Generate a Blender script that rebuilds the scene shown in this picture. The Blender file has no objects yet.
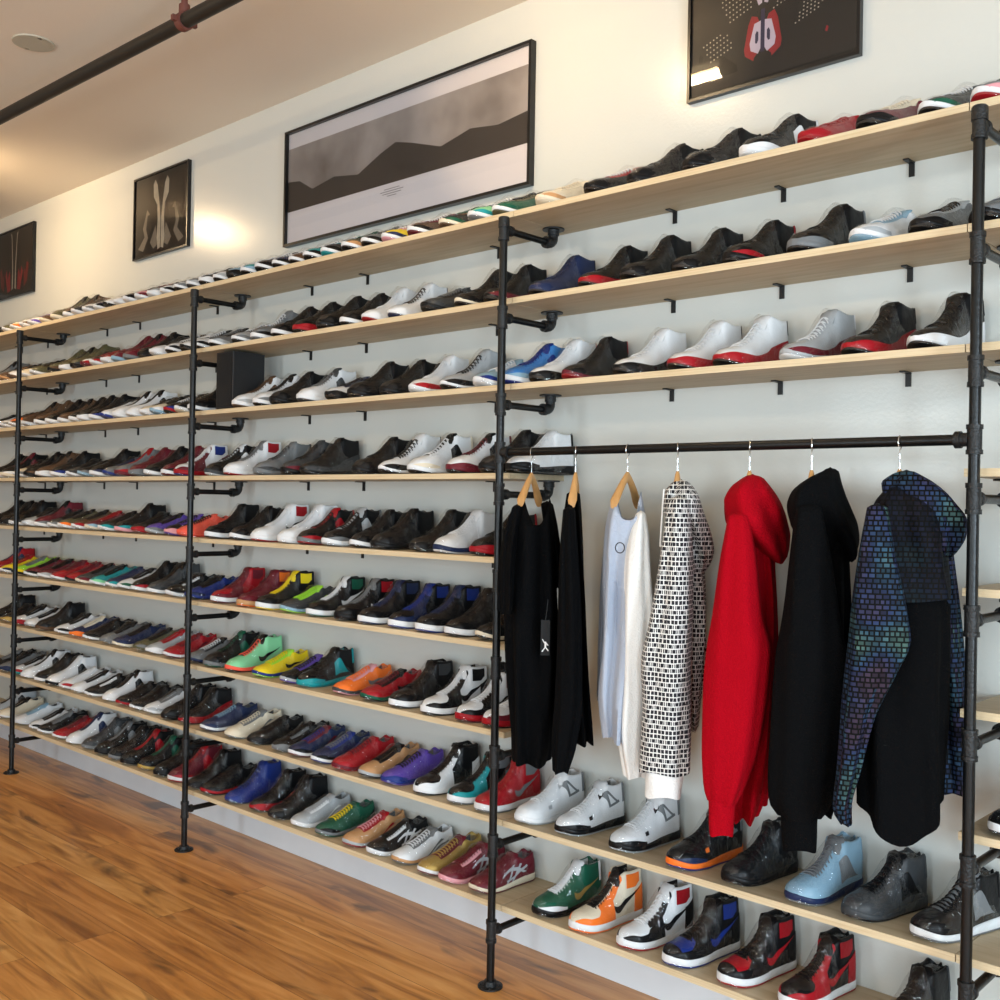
import bpy, math, random
from mathutils import Matrix, Vector

C = bpy.context.scene.collection
S = bpy.context.scene
R = random.Random(7)

# ------------------------------------------------------------------ camera
def look(yaw, pitch, roll):
    fw = Vector((math.sin(yaw)*math.cos(pitch), math.cos(yaw)*math.cos(pitch), math.sin(pitch)))
    rt = Vector((math.cos(yaw), -math.sin(yaw), 0))
    up = rt.cross(fw)
    r2 = rt*math.cos(roll) + up*math.sin(roll)
    u2 = up*math.cos(roll) - rt*math.sin(roll)
    return Matrix((r2, u2, -fw)).transposed()
cam_data = bpy.data.cameras.new('camera')
cam = bpy.data.objects.new('camera', cam_data)
C.objects.link(cam)
cam.matrix_world = Matrix.Translation((6.4046, -2.9995, 1.6471)) @ look(-0.75078, 0.00425, 0.01814).to_4x4()
cam_data.sensor_width = 36.0
cam_data.lens = 38.196
S.camera = cam

# ------------------------------------------------------------------ world, lights, exposure
S.view_settings.view_transform = 'Standard'
S.view_settings.look = 'None'
S.view_settings.gamma = 1.0
S.view_settings.exposure = -0.06
S.view_settings.use_curve_mapping = False
W = bpy.data.worlds.new('world'); S.world = W; W.use_nodes = True
W.node_tree.nodes['Background'].inputs[0].default_value = (0.75, 0.86, 1.0, 1)
W.node_tree.nodes['Background'].inputs[1].default_value = 1.0

def area_light(name, loc, target, sx, sy, power, col):
    l = bpy.data.lights.new(name, 'AREA'); l.shape = 'RECTANGLE'
    l.size = sx; l.size_y = sy; l.energy = power; l.color = col
    o = bpy.data.objects.new(name, l); C.objects.link(o)
    o.location = loc
    o.rotation_euler = (Vector(target)-Vector(loc)).to_track_quat('-Z', 'Y').to_euler()
    return o
# daylight through the shop-front windows (right wall) and the side windows behind the camera
for yy in (-4.9, -2.4):
    area_light('window_daylight', (9.35, yy, 1.65), (0, yy+0.4, 1.2), 0.9, 1.9, 150, (0.72, 0.88, 1.0))
for xx in (2.6, 5.6, 8.0):
    area_light('window_daylight', (xx, -6.35, 1.5), (xx, 0, 1.0), 0.8, 1.9, 66, (0.76, 0.90, 1.0))

# ------------------------------------------------------------------ helpers
def lin(h):
    h = h.lstrip('#')
    out = []
    for i in (0, 2, 4):
        c = int(h[i:i+2], 16)/255.0
        out.append(c/12.92 if c <= 0.04045 else ((c+0.055)/1.055)**2.4)
    return (out[0], out[1], out[2], 1.0)

def mat(name, col, rough=0.5, metal=0.0, coat=0.0, coat_rough=0.05, bump=0.0, bscale=60.0, spec=0.5, sheen=0.0, var=0.0, vscale=8.0):
    m = bpy.data.materials.new(name); m.use_nodes = True
    nt = m.node_tree; b = nt.nodes['Principled BSDF']
    c = lin(col) if isinstance(col, str) else col
    b.inputs['Base Color'].default_value = c
    b.inputs['Roughness'].default_value = rough
    b.inputs['Metallic'].default_value = metal
    b.inputs['Specular IOR Level'].default_value = spec
    b.inputs['Coat Weight'].default_value = coat
    b.inputs['Coat Roughness'].default_value = coat_rough
    if sheen:
        b.inputs['Sheen Weight'].default_value = sheen
    tc = nt.nodes.new('ShaderNodeTexCoord')
    if bump:
        n = nt.nodes.new('ShaderNodeTexNoise'); n.inputs['Scale'].default_value = bscale
        n.inputs['Detail'].default_value = 2.0
        nt.links.new(tc.outputs['Object'], n.inputs['Vector'])
        bp = nt.nodes.new('ShaderNodeBump'); bp.inputs['Strength'].default_value = bump
        bp.inputs['Distance'].default_value = 0.01
        nt.links.new(n.outputs['Fac'], bp.inputs['Height'])
        nt.links.new(bp.outputs['Normal'], b.inputs['Normal'])
        if coat:
            nt.links.new(bp.outputs['Normal'], b.inputs['Coat Normal'])
    if var:
        n2 = nt.nodes.new('ShaderNodeTexNoise'); n2.inputs['Scale'].default_value = vscale
        n2.inputs['Detail'].default_value = 4.0
        nt.links.new(tc.outputs['Object'], n2.inputs['Vector'])
        mx = nt.nodes.new('ShaderNodeMix'); mx.data_type = 'RGBA'
        mx.inputs[6].default_value = tuple(x*(1-var) for x in c[:3])+(1,)
        mx.inputs[7].default_value = tuple(min(1, x*(1+var)) for x in c[:3])+(1,)
        nt.links.new(n2.outputs['Fac'], mx.inputs[0])
        nt.links.new(mx.outputs[2], b.inputs['Base Color'])
    return m

class MB:
    """collects boxes, tubes, grids into one mesh"""
    def __init__(s):
        s.v = []; s.f = []; s.uv = {}
    def box(s, x0, x1, y0, y1, z0, z1):
        b = len(s.v)
        s.v += [(x, y, z) for z in (z0, z1) for y in (y0, y1) for x in (x0, x1)]
        s.f += [tuple(b+i for i in q) for q in ((0, 2, 3, 1), (4, 5, 7, 6), (0, 1, 5, 4), (2, 6, 7, 3), (0, 4, 6, 2), (1, 3, 7, 5))]
        return s
    def tube(s, p, r, n=14, caps=True):
        """p: path points, r: radius or list of radii"""
        p = [Vector(q) for q in p]
        rr = r if isinstance(r, (list, tuple)) else [r]*len(p)
        base = len(s.v)
        t0 = (p[1]-p[0]).normalized()
        ref = Vector((0, 0, 1)) if abs(t0.z) < 0.9 else Vector((1, 0, 0))
        nrm = (ref - t0*ref.dot(t0)).normalized()
        for i, q in enumerate(p):
            if i == 0: t = p[1]-p[0]
            elif i == len(p)-1: t = p[-1]-p[-2]
            else:
                t = (p[i+1]-p[i]).normalized()+(p[i]-p[i-1]).normalized()
                if t.length < 1e-6: t = p[i+1]-p[i]
            if t.length < 1e-9: t = t0
            t = t.normalized()
            nrm = (nrm - t*nrm.dot(t)).normalized()
            bn = t.cross(nrm)
            for k in range(n):
                a = 2*math.pi*k/n
                s.v.append(tuple(q + (nrm*math.cos(a)+bn*math.sin(a))*rr[i]))
        for i in range(len(p)-1):
            for k in range(n):
                a = base+i*n+k; b = base+i*n+(k+1) % n
                s.f.append((a, b, b+n, a+n))
        if caps:
            s.f.append(tuple(base+k for k in range(n))[::-1])
            s.f.append(tuple(base+(len(p)-1)*n+k for k in range(n)))
        return s
    def cyl(s, a, b, r, n=18):
        return s.tube([a, b], r, n)
    def grid(s, rows, wrap=False):
        base = len(s.v); n = len(rows[0])
        for r in rows: s.v += [tuple(q) for q in r]
        for i in range(len(rows)-1):
            for k in range(n if wrap else n-1):
                a = base+i*n+k; b = base+i*n+(k+1) % n
                s.f.append((a, b, b+n, a+n))
        return base
    def mesh(s, name, smooth=True, angle=40):
        me = bpy.data.meshes.new(name)
        me.from_pydata([tuple(q) for q in s.v], [], s.f)
        me.validate(); me.update()
        if smooth:
            for p in me.polygons: p.use_smooth = True
            me.set_sharp_from_angle(angle=math.radians(angle))
        return me

def link(name, me, m=None, parent=None, loc=None):
    o = bpy.data.objects.new(name, me); C.objects.link(o)
    if m is not None:
        if len(me.materials) == 0: me.materials.append(m)
        else:
            o.material_slots[0].link = 'OBJECT'; o.material_slots[0].material = m
    if parent is not None: o.parent = parent
    if loc: o.location = loc
    return o
def empty(name, loc=(0, 0, 0), rz=0.0):
    o = bpy.data.objects.new(name, None); C.objects.link(o)
    o.empty_display_size = 0.05
    o.location = loc; o.rotation_euler = (0, 0, rz); return o
def tag(o, label, cat, group=None):
    o['label'] = label; o['category'] = cat
    if group: o['group'] = group
    return o
def struct(name, mb, m, smooth=False):
    o = link(name, mb.mesh(name, smooth), m); o['kind'] = 'structure'; return o

def interp(tab, x):
    """smooth (monotone hermite) interpolation through [(x,y)...]"""
    if x <= tab[0][0]: return tab[0][1]
    if x >= tab[-1][0]: return tab[-1][1]
    n = len(tab)
    for i in range(n-1):
        if x <= tab[i+1][0]: break
    def slope(j):
        if j <= 0 or j >= n-1: return 0.0 if n > 2 else 0.0
        d0 = (tab[j][1]-tab[j-1][1])/(tab[j][0]-tab[j-1][0]); d1 = (tab[j+1][1]-tab[j][1])/(tab[j+1][0]-tab[j][0])
        if d0*d1 <= 0: return 0.0
        return 2*d0*d1/(d0+d1)
    h = tab[i+1][0]-tab[i][0]; t = (x-tab[i][0])/h
    m0 = slope(i); m1 = slope(i+1)
    if i == 0: m0 = (tab[1][1]-tab[0][1])/h
    if i == n-2: m1 = (tab[-1][1]-tab[-2][1])/h
    return ((2*t**3-3*t*t+1)*tab[i][1] + (t**3-2*t*t+t)*h*m0 + (-2*t**3+3*t*t)*tab[i+1][1] + (t**3-t*t)*h*m1)
def sstep(a, b, x):
    t = max(0.0, min(1.0, (x-a)/(b-a))); return t*t*(3-2*t)

# ------------------------------------------------------------------ materials of the place
def wall_paint(name, col, rough=0.42):
    m = mat(name, col, rough, bump=0.05, bscale=90, var=0.03, vscale=1.5)
    return m
M_wall = wall_paint('wall_paint', '#d2d3cd', 0.24)
M_ceil = wall_paint('ceiling_paint', '#e8dccb', 0.8)
M_white = mat('white_trim', '#d2d4d2', 0.35)
def wood_floor():
    m = bpy.data.materials.new('floor_planks'); m.use_nodes = True
    nt = m.node_tree; L = nt.links; N = nt.nodes.new; b = nt.nodes['Principled BSDF']
    tc = N('ShaderNodeTexCoord')
    br = N('ShaderNodeTexBrick'); br.offset = 0.37; br.offset_frequency = 2
    br.inputs['Color1'].default_value = (0, 0, 0, 1); br.inputs['Color2'].default_value = (1, 1, 1, 1)
    br.inputs['Mortar'].default_value = (0.5, 0.5, 0.5, 1)
    br.inputs['Scale'].default_value = 1.0; br.inputs['Mortar Size'].default_value = 0.0012
    br.inputs['Mortar Smooth'].default_value = 0.3
    br.inputs['Brick Width'].default_value = 2.6; br.inputs['Row Height'].default_value = 0.17
    L.new(tc.outputs['Object'], br.inputs['Vector'])
    # per-plank value shifts the grain lookup
    mp = N('ShaderNodeMapping'); mp.inputs['Scale'].default_value = (0.9, 9.0, 1.0)
    L.new(tc.outputs['Object'], mp.inputs['Vector'])
    sc = N('ShaderNodeVectorMath'); sc.operation = 'SCALE'; sc.inputs['Scale'].default_value = 7.0
    L.new(br.outputs['Color'], sc.inputs[0])
    ad = N('ShaderNodeVectorMath'); ad.operation = 'ADD'
    L.new(mp.outputs['Vector'], ad.inputs[0]); L.new(sc.outputs['Vector'], ad.inputs[1])
    g = N('ShaderNodeTexNoise'); g.inputs['Scale'].default_value = 1.6; g.inputs['Detail'].default_value = 8; g.inputs['Distortion'].default_value = 1.2
    L.new(ad.outputs['Vector'], g.inputs['Vector'])
    r = N('ShaderNodeValToRGB'); e = r.color_ramp.elements
    e[0].position = 0.30; e[0].color = lin('#96683a'); e[1].position = 0.72; e[1].color = lin('#e6b676')
    k = e.new(0.5); k.color = lin('#cc9654')
    L.new(g.outputs['Fac'], r.inputs['Fac'])
    # plank tone
    pr = N('ShaderNodeValToRGB'); pe = pr.color_ramp.elements
    pe[0].color = lin('#dcbc9c'); pe[1].color = lin('#fff4e0'); q = pe.new(0.5); q.color = lin('#f4d0a4')
    L.new(br.outputs['Color'], pr.inputs['Fac'])
    mu = N('ShaderNodeMix'); mu.data_type = 'RGBA'; mu.blend_type = 'MULTIPLY'; mu.inputs[0].default_value = 0.6
    L.new(r.outputs['Color'], mu.inputs[6]); L.new(pr.outputs['Color'], mu.inputs[7])
    # dark knots and stains
    kn = N('ShaderNodeTexNoise'); kn.inputs['Scale'].default_value = 1.25; kn.inputs['Detail'].default_value = 3; kn.inputs['Distortion'].default_value = 0.6
    mp2 = N('ShaderNodeMapping'); mp2.inputs['Scale'].default_value = (1.6, 5.5, 1.0)
    L.new(tc.outputs['Object'], mp2.inputs['Vector'])
    ad2 = N('ShaderNodeVectorMath'); ad2.operation = 'ADD'
    L.new(mp2.outputs['Vector'], ad2.inputs[0]); L.new(sc.outputs['Vector'], ad2.inputs[1])
    L.new(ad2.outputs['Vector'], kn.inputs['Vector'])
    kr = N('ShaderNodeValToRGB'); ke = kr.color_ramp.elements
    ke[0].position = 0.60; ke[0].color = (0, 0, 0, 1); ke[1].position = 0.70; ke[1].color = (0.8, 0.8, 0.8, 1)
    L.new(kn.outputs['Fac'], kr.inputs['Fac'])
    m2 = N('ShaderNodeMix'); m2.data_type = 'RGBA'
    L.new(kr.outputs['Color'], m2.inputs[0]); L.new(mu.outputs[2], m2.inputs[6]); m2.inputs[7].default_value = lin('#54371c')
    m3 = N('ShaderNodeMix'); m3.data_type = 'RGBA'
    ms = N('ShaderNodeMath'); ms.operation = 'MULTIPLY'; ms.inputs[1].default_value = 0.7
    L.new(br.outputs['Fac'], ms.inputs[0]); L.new(ms.outputs[0], m3.inputs[0])
    L.new(m2.outputs[2], m3.inputs[6]); m3.inputs[7].default_value = lin('#4a2c14')
    L.new(m3.outputs[2], b.inputs['Base Color'])
    b.inputs['Roughness'].default_value = 0.36
    b.inputs['Coat Weight'].default_value = 0.25; b.inputs['Coat Roughness'].default_value = 0.16
    bp = N('ShaderNodeBump'); bp.inputs['Strength'].default_value = 0.12; bp.inputs['Distance'].default_value = 0.004
    L.new(g.outputs['Fac'], bp.inputs['Height']); L.new(bp.outputs['Normal'], b.inputs['Normal'])
    return m
M_floor = wood_floor()
def plywood(name, base, dark, scale=(1.2, 14, 14)):
    m = bpy.data.materials.new(name); m.use_nodes = True
    nt = m.node_tree; L = nt.links; N = nt.nodes.new; b = nt.nodes['Principled BSDF']
    tc = N('ShaderNodeTexCoord'); mp = N('ShaderNodeMapping'); mp.inputs['Scale'].default_value = scale
    L.new(tc.outputs['Object'], mp.inputs['Vector'])
    g = N('ShaderNodeTexNoise'); g.inputs['Scale'].default_value = 2.2; g.inputs['Detail'].default_value = 6; g.inputs['Distortion'].default_value = 0.8
    L.new(mp.outputs['Vector'], g.inputs['Vector'])
    r = N('ShaderNodeValToRGB'); r.color_ramp.elements[0].position = 0.3; r.color_ramp.elements[0].color = lin(dark)
    r.color_ramp.elements[1].position = 0.7; r.color_ramp.elements[1].color = lin(base)
    L.new(g.outputs['Fac'], r.inputs['Fac']); L.new(r.outputs['Color'], b.inputs['Base Color'])
    b.inputs['Roughness'].default_value = 0.55
    return m
M_ply = plywood('birch_plywood', '#c6b394', '#b09c7c')
M_edge = plywood('plywood_edge', '#e0cfae', '#c8b088', (2, 60, 160))
M_pipe = mat('black_iron_pipe', '#1b1c1d', 0.30, metal=0.55, bump=0.1, bscale=140, var=0.25, vscale=20)
M_fit = mat('iron_fitting', '#262728', 0.42, metal=0.5, bump=0.3, bscale=160, var=0.2, vscale=30)
M_blackmetal = mat('black_painted_metal', '#101112', 0.45)

# ------------------------------------------------------------------ the room
CE = 3.57
X0, X1, Y0 = -4.0, 9.6, -6.6
struct('floor', MB().box(X0, X1, Y0, 0, -0.1, 0), M_floor)
struct('ceiling', MB().box(X0, X1, Y0, 0, CE, CE+0.1), M_ceil)
struct('wall_back', MB().box(X0-0.1, X1+0.1, 0, 0.12, -0.1, CE+0.1), M_wall)
struct('wall_left', MB().box(X0-0.1, X0, Y0, 0, -0.1, CE+0.1), M_wall)
wr = MB()
wr.box(X1, X1+0.12, Y0-0.1, -5.9, -0.1, CE+0.1).box(X1, X1+0.12, -3.9, -3.4, -0.1, CE+0.1).box(X1, X1+0.12, -1.4, 0, -0.1, CE+0.1)
wr.box(X1, X1+0.12, -5.9, -3.9, -0.1, 0.5).box(X1, X1+0.12, -5.9, -3.9, 3.0, CE+0.1).box(X1, X1+0.12, -3.4, -1.4, -0.1, 0.5).box(X1, X1+0.12, -3.4, -1.4, 3.0, CE+0.1)
struct('wall_right', wr, M_wall)
struct('wall_front', MB().box(X0-0.1, X1+0.1, Y0-0.12, Y0, -0.1, CE+0.1), M_wall)
for i, (a, b_) in enumerate(((-5.9, -3.9), (-3.4, -1.4))):
    w = MB()
    for q in (a, (a+b_)/2-0.02, b_-0.05): w.box(X1+0.02, X1+0.08, q, q+0.05, 0.5, 3.0)
    for q in (0.5, 2.95): w.box(X1+0.02, X1+0.08, a, b_, q, q+0.05)
    struct('window_%d' % (i+1), w, M_blackmetal)

struct('lit_wall_strip', MB().box(X0, X1, -0.012, -0.0005, 0, 0.236), mat('lit_strip_paint', '#e2e7ec', 0.4, var=0.08, vscale=5))  # added strip: light falling low on the wall put into a paler colour

PX = [0.0, 1.943, 3.925, 5.493]
Z = [2.664, 2.363, 2.065, 1.757, 1.462, 1.163, 0.860, 0.557, 0.2645]
F = 0.30; TH = 0.02; DP = 0.347
ORD = ['top', 'second', 'third', 'fourth', 'fifth', 'sixth', 'seventh', 'eighth', 'bottom']
def shelfname(k): return 'top shelf' if k == 0 else ('bottom shelf' if k == 8 else ORD[k]+' shelf down')

# ------------------------------------------------------------------ shelf boards
bays = [(-2.6, -0.003, 'left of the first pipe post'), (0.0, 1.940, 'between first and second pipe posts'),
        (1.943, 3.925, 'between second and third pipe posts'), (3.928, 5.450, 'above and below the hanging clothes'),
        (5.453, 7.2, 'right of the fourth pipe post')]
for k in range(9):
    for bi, (a, b_, where) in enumerate(bays):
        if bi == 3 and 3 <= k <= 6: continue
        if bi == 2 and 3 <= k <= 6: b_ = 3.925
        if bi == 3: where = 'over the clothes rail' if k < 3 else 'under the hanging clothes'
        root = empty('shelf_board', (a, 0, Z[k]))
        rt = link('panel', MB().box(0, b_-a, -F+0.004, -0.001, -TH, 0).mesh('panel', False), M_ply, root)
        link('edge_band', MB().box(0, b_-a, -F, -F+0.004, -TH, 0).mesh('edge_band', False), M_edge, root)
        tag(root, 'pale plywood board, %s, %s' % (shelfname(k), where), 'shelf', 'plywood shelf boards')

# ------------------------------------------------------------------ small brackets under the boards at the wall
bx = [-0.79, -0.4, 0.4, 0.79, 1.59, 2.39, 2.79, 3.58, 4.39, 4.79, 5.19]
brm = MB().box(-0.008, 0.008, -0.005, -0.001, -0.041, 0).box(-0.008, 0.008, -0.048, -0.001, -0.004, 0).mesh('l_bracket', False)
n_ord = ['first', 'second', 'third', 'fourth', 'fifth', 'sixth', 'seventh', 'eighth', 'ninth', 'tenth', 'eleventh', 'twelfth', 'thirteenth', 'fourteenth', 'fifteenth', 'sixteenth', 'seventeenth', 'eighteenth', 'nineteenth', 'twentieth']
for k in range(9):
    nn = 0
    for x in bx:
        if 3 <= k <= 6 and x > 3.95: continue
        if k > 4: continue          # from this height the lower ones are hidden by the boards
        o = link('shelf_bracket', brm, M_blackmetal); o.location = (x, 0, Z[k]-TH-0.0005)
        tag(o, 'small black L bracket under %s, %s from the left' % (shelfname(k), n_ord[nn]), 'bracket', 'small wall brackets under the boards')
        nn += 1

# ------------------------------------------------------------------ pipe posts
fl = MB(); fl.tube([(0, 0, 0), (0, 0, 0.006), (0, 0, 0.0065), (0, 0, 0.022)], [0.043, 0.043, 0.024, 0.021], 24)
for a in range(4):
    an = a*math.pi/2+0.7; fl.cyl((0.033*math.cos(an), 0.033*math.sin(an), 0.006), (0.033*math.cos(an), 0.033*math.sin(an), 0.010), 0.005, 8)
fl_me = fl.mesh('floor_flange')
tee = MB()
tee.tube([(0, 0, -0.038), (0, 0, -0.026), (0, 0, -0.0255), (0, 0, 0.0255), (0, 0, 0.026), (0, 0, 0.038)], [0.0192, 0.0192, 0.0170, 0.0170, 0.0192, 0.0192], 20)
tee.tube([(0, 0.008, 0), (0, 0.026, 0), (0, 0.027, 0), (0, 0.038, 0)], [0.0155, 0.0155, 0.0182, 0.0182], 18)
tee_me = tee.mesh('tee_fitting')
AL = 0.262   # arm length from post centre to the elbow
arm_me = MB().tube([(0, 0.035, 0), (0, AL-0.015, 0)], 0.0118, 16).mesh('arm')
el = MB()
el.tube([(0, AL-0.045, 0), (0, AL-0.028, 0), (0, AL-0.0275, 0)] + [(0, AL-0.0225+0.0225*math.sin(t), 0.0225-0.0225*math.cos(t)) for t in [i*math.pi/10 for i in range(6)]] + [(0, AL, 0.030), (0, AL, 0.0305), (0, AL, 0.042)],
        [0.021, 0.021, 0.0175] + [0.0175]*6 + [0.0175, 0.021, 0.021], 18)
el_me = el.mesh('elbow')
uf = MB(); uf.tube([(0, AL, 0.038), (0, AL, 0.0495), (0, AL, 0.050), (0, AL, 0.0549)], [0.019, 0.021, 0.040, 0.040], 24)
uf_me = uf.mesh('shelf_flange')
AZ = 0.075
where_post = ['leftmost of the four pipe posts', 'second of the four pipe posts from the left', 'third pipe post, left of the hanging black T-shirt', 'rightmost pipe post, right of the grid hoodie']
RZ = 1.825
for i, x in enumerate(PX):
    root = empty('pipe_post', (x, -DP, 0))
    link('pole', MB().tube([(0, 0, 0.012), (0, 0, Z[0]-0.045)], 0.0138, 20).mesh('pole'), M_pipe, root)
    link('floor_flange', fl_me, M_fit, root)
    link('top_cap', MB().tube([(0, 0, Z[0]-0.068), (0, 0, Z[0]-0.036), (0, 0, Z[0]-0.032)], [0.0195, 0.0195, 0.016], 20).mesh('top_cap'), M_fit, root)
    for k in range(9):
        t = link('tee_fitting', tee_me, M_fit, root); t.location = (0, 0, Z[k]-AZ)
        a = link('arm', arm_me, M_pipe, root); a.location = (0, 0, Z[k]-AZ)
        e = link('elbow', el_me, M_fit, a)
        link('shelf_flange', uf_me, M_fit, a)
    tag(root, 'black iron pipe post on floor flange, ' + where_post[i], 'pipe post', 'iron pipe posts holding the shelves')
# clothes rail
root = empty('clothes_rail', (PX[2], -DP, RZ))
ln = PX[3]-PX[2]
link('rail_pipe', MB().tube([(0.035, 0, 0), (ln-0.035, 0, 0)], 0.0135, 18).mesh('rail_pipe'), M_pipe, root)
for s_, x in ((1, 0.0), (-1, ln)):
    c = MB().tube([(x, 0, -0.036), (x, 0, -0.025), (x, 0, -0.0245), (x, 0, 0.0245), (x, 0, 0.025), (x, 0, 0.036)], [0.0196, 0.0196, 0.0174, 0.0174, 0.0196, 0.0196], 20)
    c.tube([(x+s_*0.012, 0, 0), (x+s_*0.03, 0, 0), (x+s_*0.031, 0, 0), (x+s_*0.045, 0, 0)], [0.017, 0.017, 0.021, 0.021], 18)
    link('tee_fitting', c.mesh('rail_tee'), M_fit, root)
tag(root, 'black iron clothes rail carrying the seven garments', 'clothes rail')

# ------------------------------------------------------------------ black box on the third shelf
root = empty('black_box', (2.106, -0.195, Z[2]))
bm_ = MB().box(-0.070, 0.070, -0.086, 0.086, 0.004, 0.268)
b0 = link('cabinet', bm_.mesh('cabinet', False), mat('black_vinyl', '#15171a', 0.55, bump=0.2, bscale=300), root)
bv = b0.modifiers.new('bevel', 'BEVEL'); bv.width = 0.003; bv.segments = 2
link('front_grille', MB().box(-0.062, 0.062, -0.089, -0.0862, 0.012, 0.26).mesh('front_grille', False), mat('grille_cloth', '#0c0d0f', 0.9, bump=0.5, bscale=900), root)
ft = MB()
for sx in (-1, 1):
    for sy in (-1, 1): ft.cyl((sx*0.055, sy*0.07, 0), (sx*0.055, sy*0.07, 0.005), 0.008, 10)
link('feet', ft.mesh('feet'), M_blackmetal, root)
tag(root, 'upright matte black box on third shelf, right of second pipe post', 'box')

# ------------------------------------------------------------------ ceiling pipe with clamp, downlight, lamps
pz = 3.40
root = empty('ceiling_pipe', (0, -0.99, pz))
link('pipe', MB().tube([(-3.9, -0.151, 0), (9.4, 0.187, 0)], 0.027, 18).mesh('ceiling_pipe'), mat('sprinkler_pipe', '#2a2620', 0.5, metal=0.3, var=0.3, vscale=6), root)
M_rust = mat('red_clamp', '#6a3a30', 0.6)
for xc in (2.88, 6.2, -0.9):
    yc = -0.151 + 0.338*(xc+3.9)/13.3
    c = MB().tube([(xc-0.016, yc+0.0, 0), (xc+0.016, yc-0.0005, 0)], 0.034, 18)
    c.box(xc-0.008, xc+0.008, yc-0.05, yc-0.03, -0.01, 0.01)
    c.box(xc-0.008, xc+0.008, yc+0.03, yc+0.05, -0.01, 0.01)
    cl = link('pipe_clamp', c.mesh('pipe_clamp'), M_rust, root)
    link('hanger_rod', MB().tube([(xc, yc, 0.03), (xc, yc, 0.06), (xc, yc, 0.062), (xc, yc, CE-pz)], [0.02, 0.02, 0.012, 0.012], 12).mesh('hanger_rod'), M_rust, cl)
tag(root, 'dark iron pipe running under the ceiling with reddish clamps', 'pipe')

root = empty('recessed_downlight', (1.87, -1.09, CE))
link('trim_ring', MB().tube([(0, 0, 0), (0, 0, -0.006), (0, 0, -0.007), (0, 0, -0.003)], [0.085, 0.083, 0.066, 0.062], 32, caps=False).mesh('trim_ring'), mat('trim_cream', '#b8b2a0', 0.6), root)
link('baffle', MB().tube([(0, 0, -0.003), (0, 0, -0.0005)], [0.064, 0.03], 28).mesh('baffle'), mat('baffle_grey', '#a8a69a', 0.6), root)
tag(root, 'round recessed downlight in the ceiling left of the dark pipe', 'ceiling light')

M_glow = bpy.data.materials.new('warm_lamp_glow'); M_glow.use_nodes = True
_b = M_glow.node_tree.nodes['Principled BSDF']; _b.inputs['Base Color'].default_value = (1, .8, .5, 1)
_b.inputs['Emission Color'].default_value = (1.0, 0.74, 0.40, 1); _b.inputs['Emission Strength'].default_value = 60
def track_lamp(x, y, z, power, label):
    """ceiling lamp: a short shaded tube on a stem, with its own light"""
    root = empty('ceiling_lamp', (x, y, z))
    link('stem', MB().cyl((0, 0, 0.02), (0, 0, CE-z), 0.008, 12).mesh('stem'), M_blackmetal, root)
    sh = MB().box(-0.14, 0.14, -0.06, 0.06, 0.018, 0.024)
    sh.box(-0.14, 0.14, -0.06, -0.056, -0.005, 0.018)
    link('lamp_shade', sh.mesh('lamp_shade', False), M_blackmetal, root)
    link('bulb', MB().tube([(-0.085, 0, 0), (-0.08, 0, 0), (0.08, 0, 0), (0.085, 0, 0)], [0.006, 0.014, 0.014, 0.006], 14).mesh('bulb'), M_glow, root)
    l = bpy.data.lights.new('lamp_light', 'AREA'); l.shape = 'RECTANGLE'; l.size = 0.20; l.size_y = 0.035; l.energy = power*0.5; l.color = (1.0, 0.72, 0.42)
    o = bpy.data.objects.new('lamp_light', l); C.objects.link(o); o.parent = root; o.location = (0, 0.012, -0.022); o.rotation_euler = (math.radians(48), 0, 0)
    tag(root, label, 'lamp', 'warm ceiling lamps')
    return root
track_lamp(0.02, -0.95, 3.50, 25, 'warm ceiling lamp toward the left end of the shelves')
track_lamp(3.93, -0.89, 3.49, 11, 'warm ceiling lamp in front of the wide poster')

track_lamp(0.6, -3.7, 3.30, 34, 'added warm fill lamp for the left bays, out of view, left one')  # this pair is invented, out of view, added to warm the left bays
track_lamp(3.2, -4.0, 3.30, 12, 'added warm fill lamp for the left bays, out of view, right one')

# ------------------------------------------------------------------ posters
M_frame = mat('black_frame', '#0d0d0e', 0.3)
M_glass = bpy.data.materials.new('poster_glass'); M_glass.use_nodes = True
_n = M_glass.node_tree; _n.nodes.remove(_n.nodes['Principled BSDF'])
_o = _n.nodes['Material Output']; _t = _n.nodes.new('ShaderNodeBsdfTransparent'); _g = _n.nodes.new('ShaderNodeBsdfGlossy')
_g.inputs['Roughness'].default_value = 0.03; _fr = _n.nodes.new('ShaderNodeFresnel'); _fr.inputs[0].default_value = 1.45
_mx = _n.nodes.new('ShaderNodeMixShader'); _n.links.new(_fr.outputs[0], _mx.inputs[0]); _n.links.new(_t.outputs[0], _mx.inputs[1]); _n.links.new(_g.outputs[0], _mx.inputs[2]); _n.links.new(_mx.outputs[0], _o.inputs[0])

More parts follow.
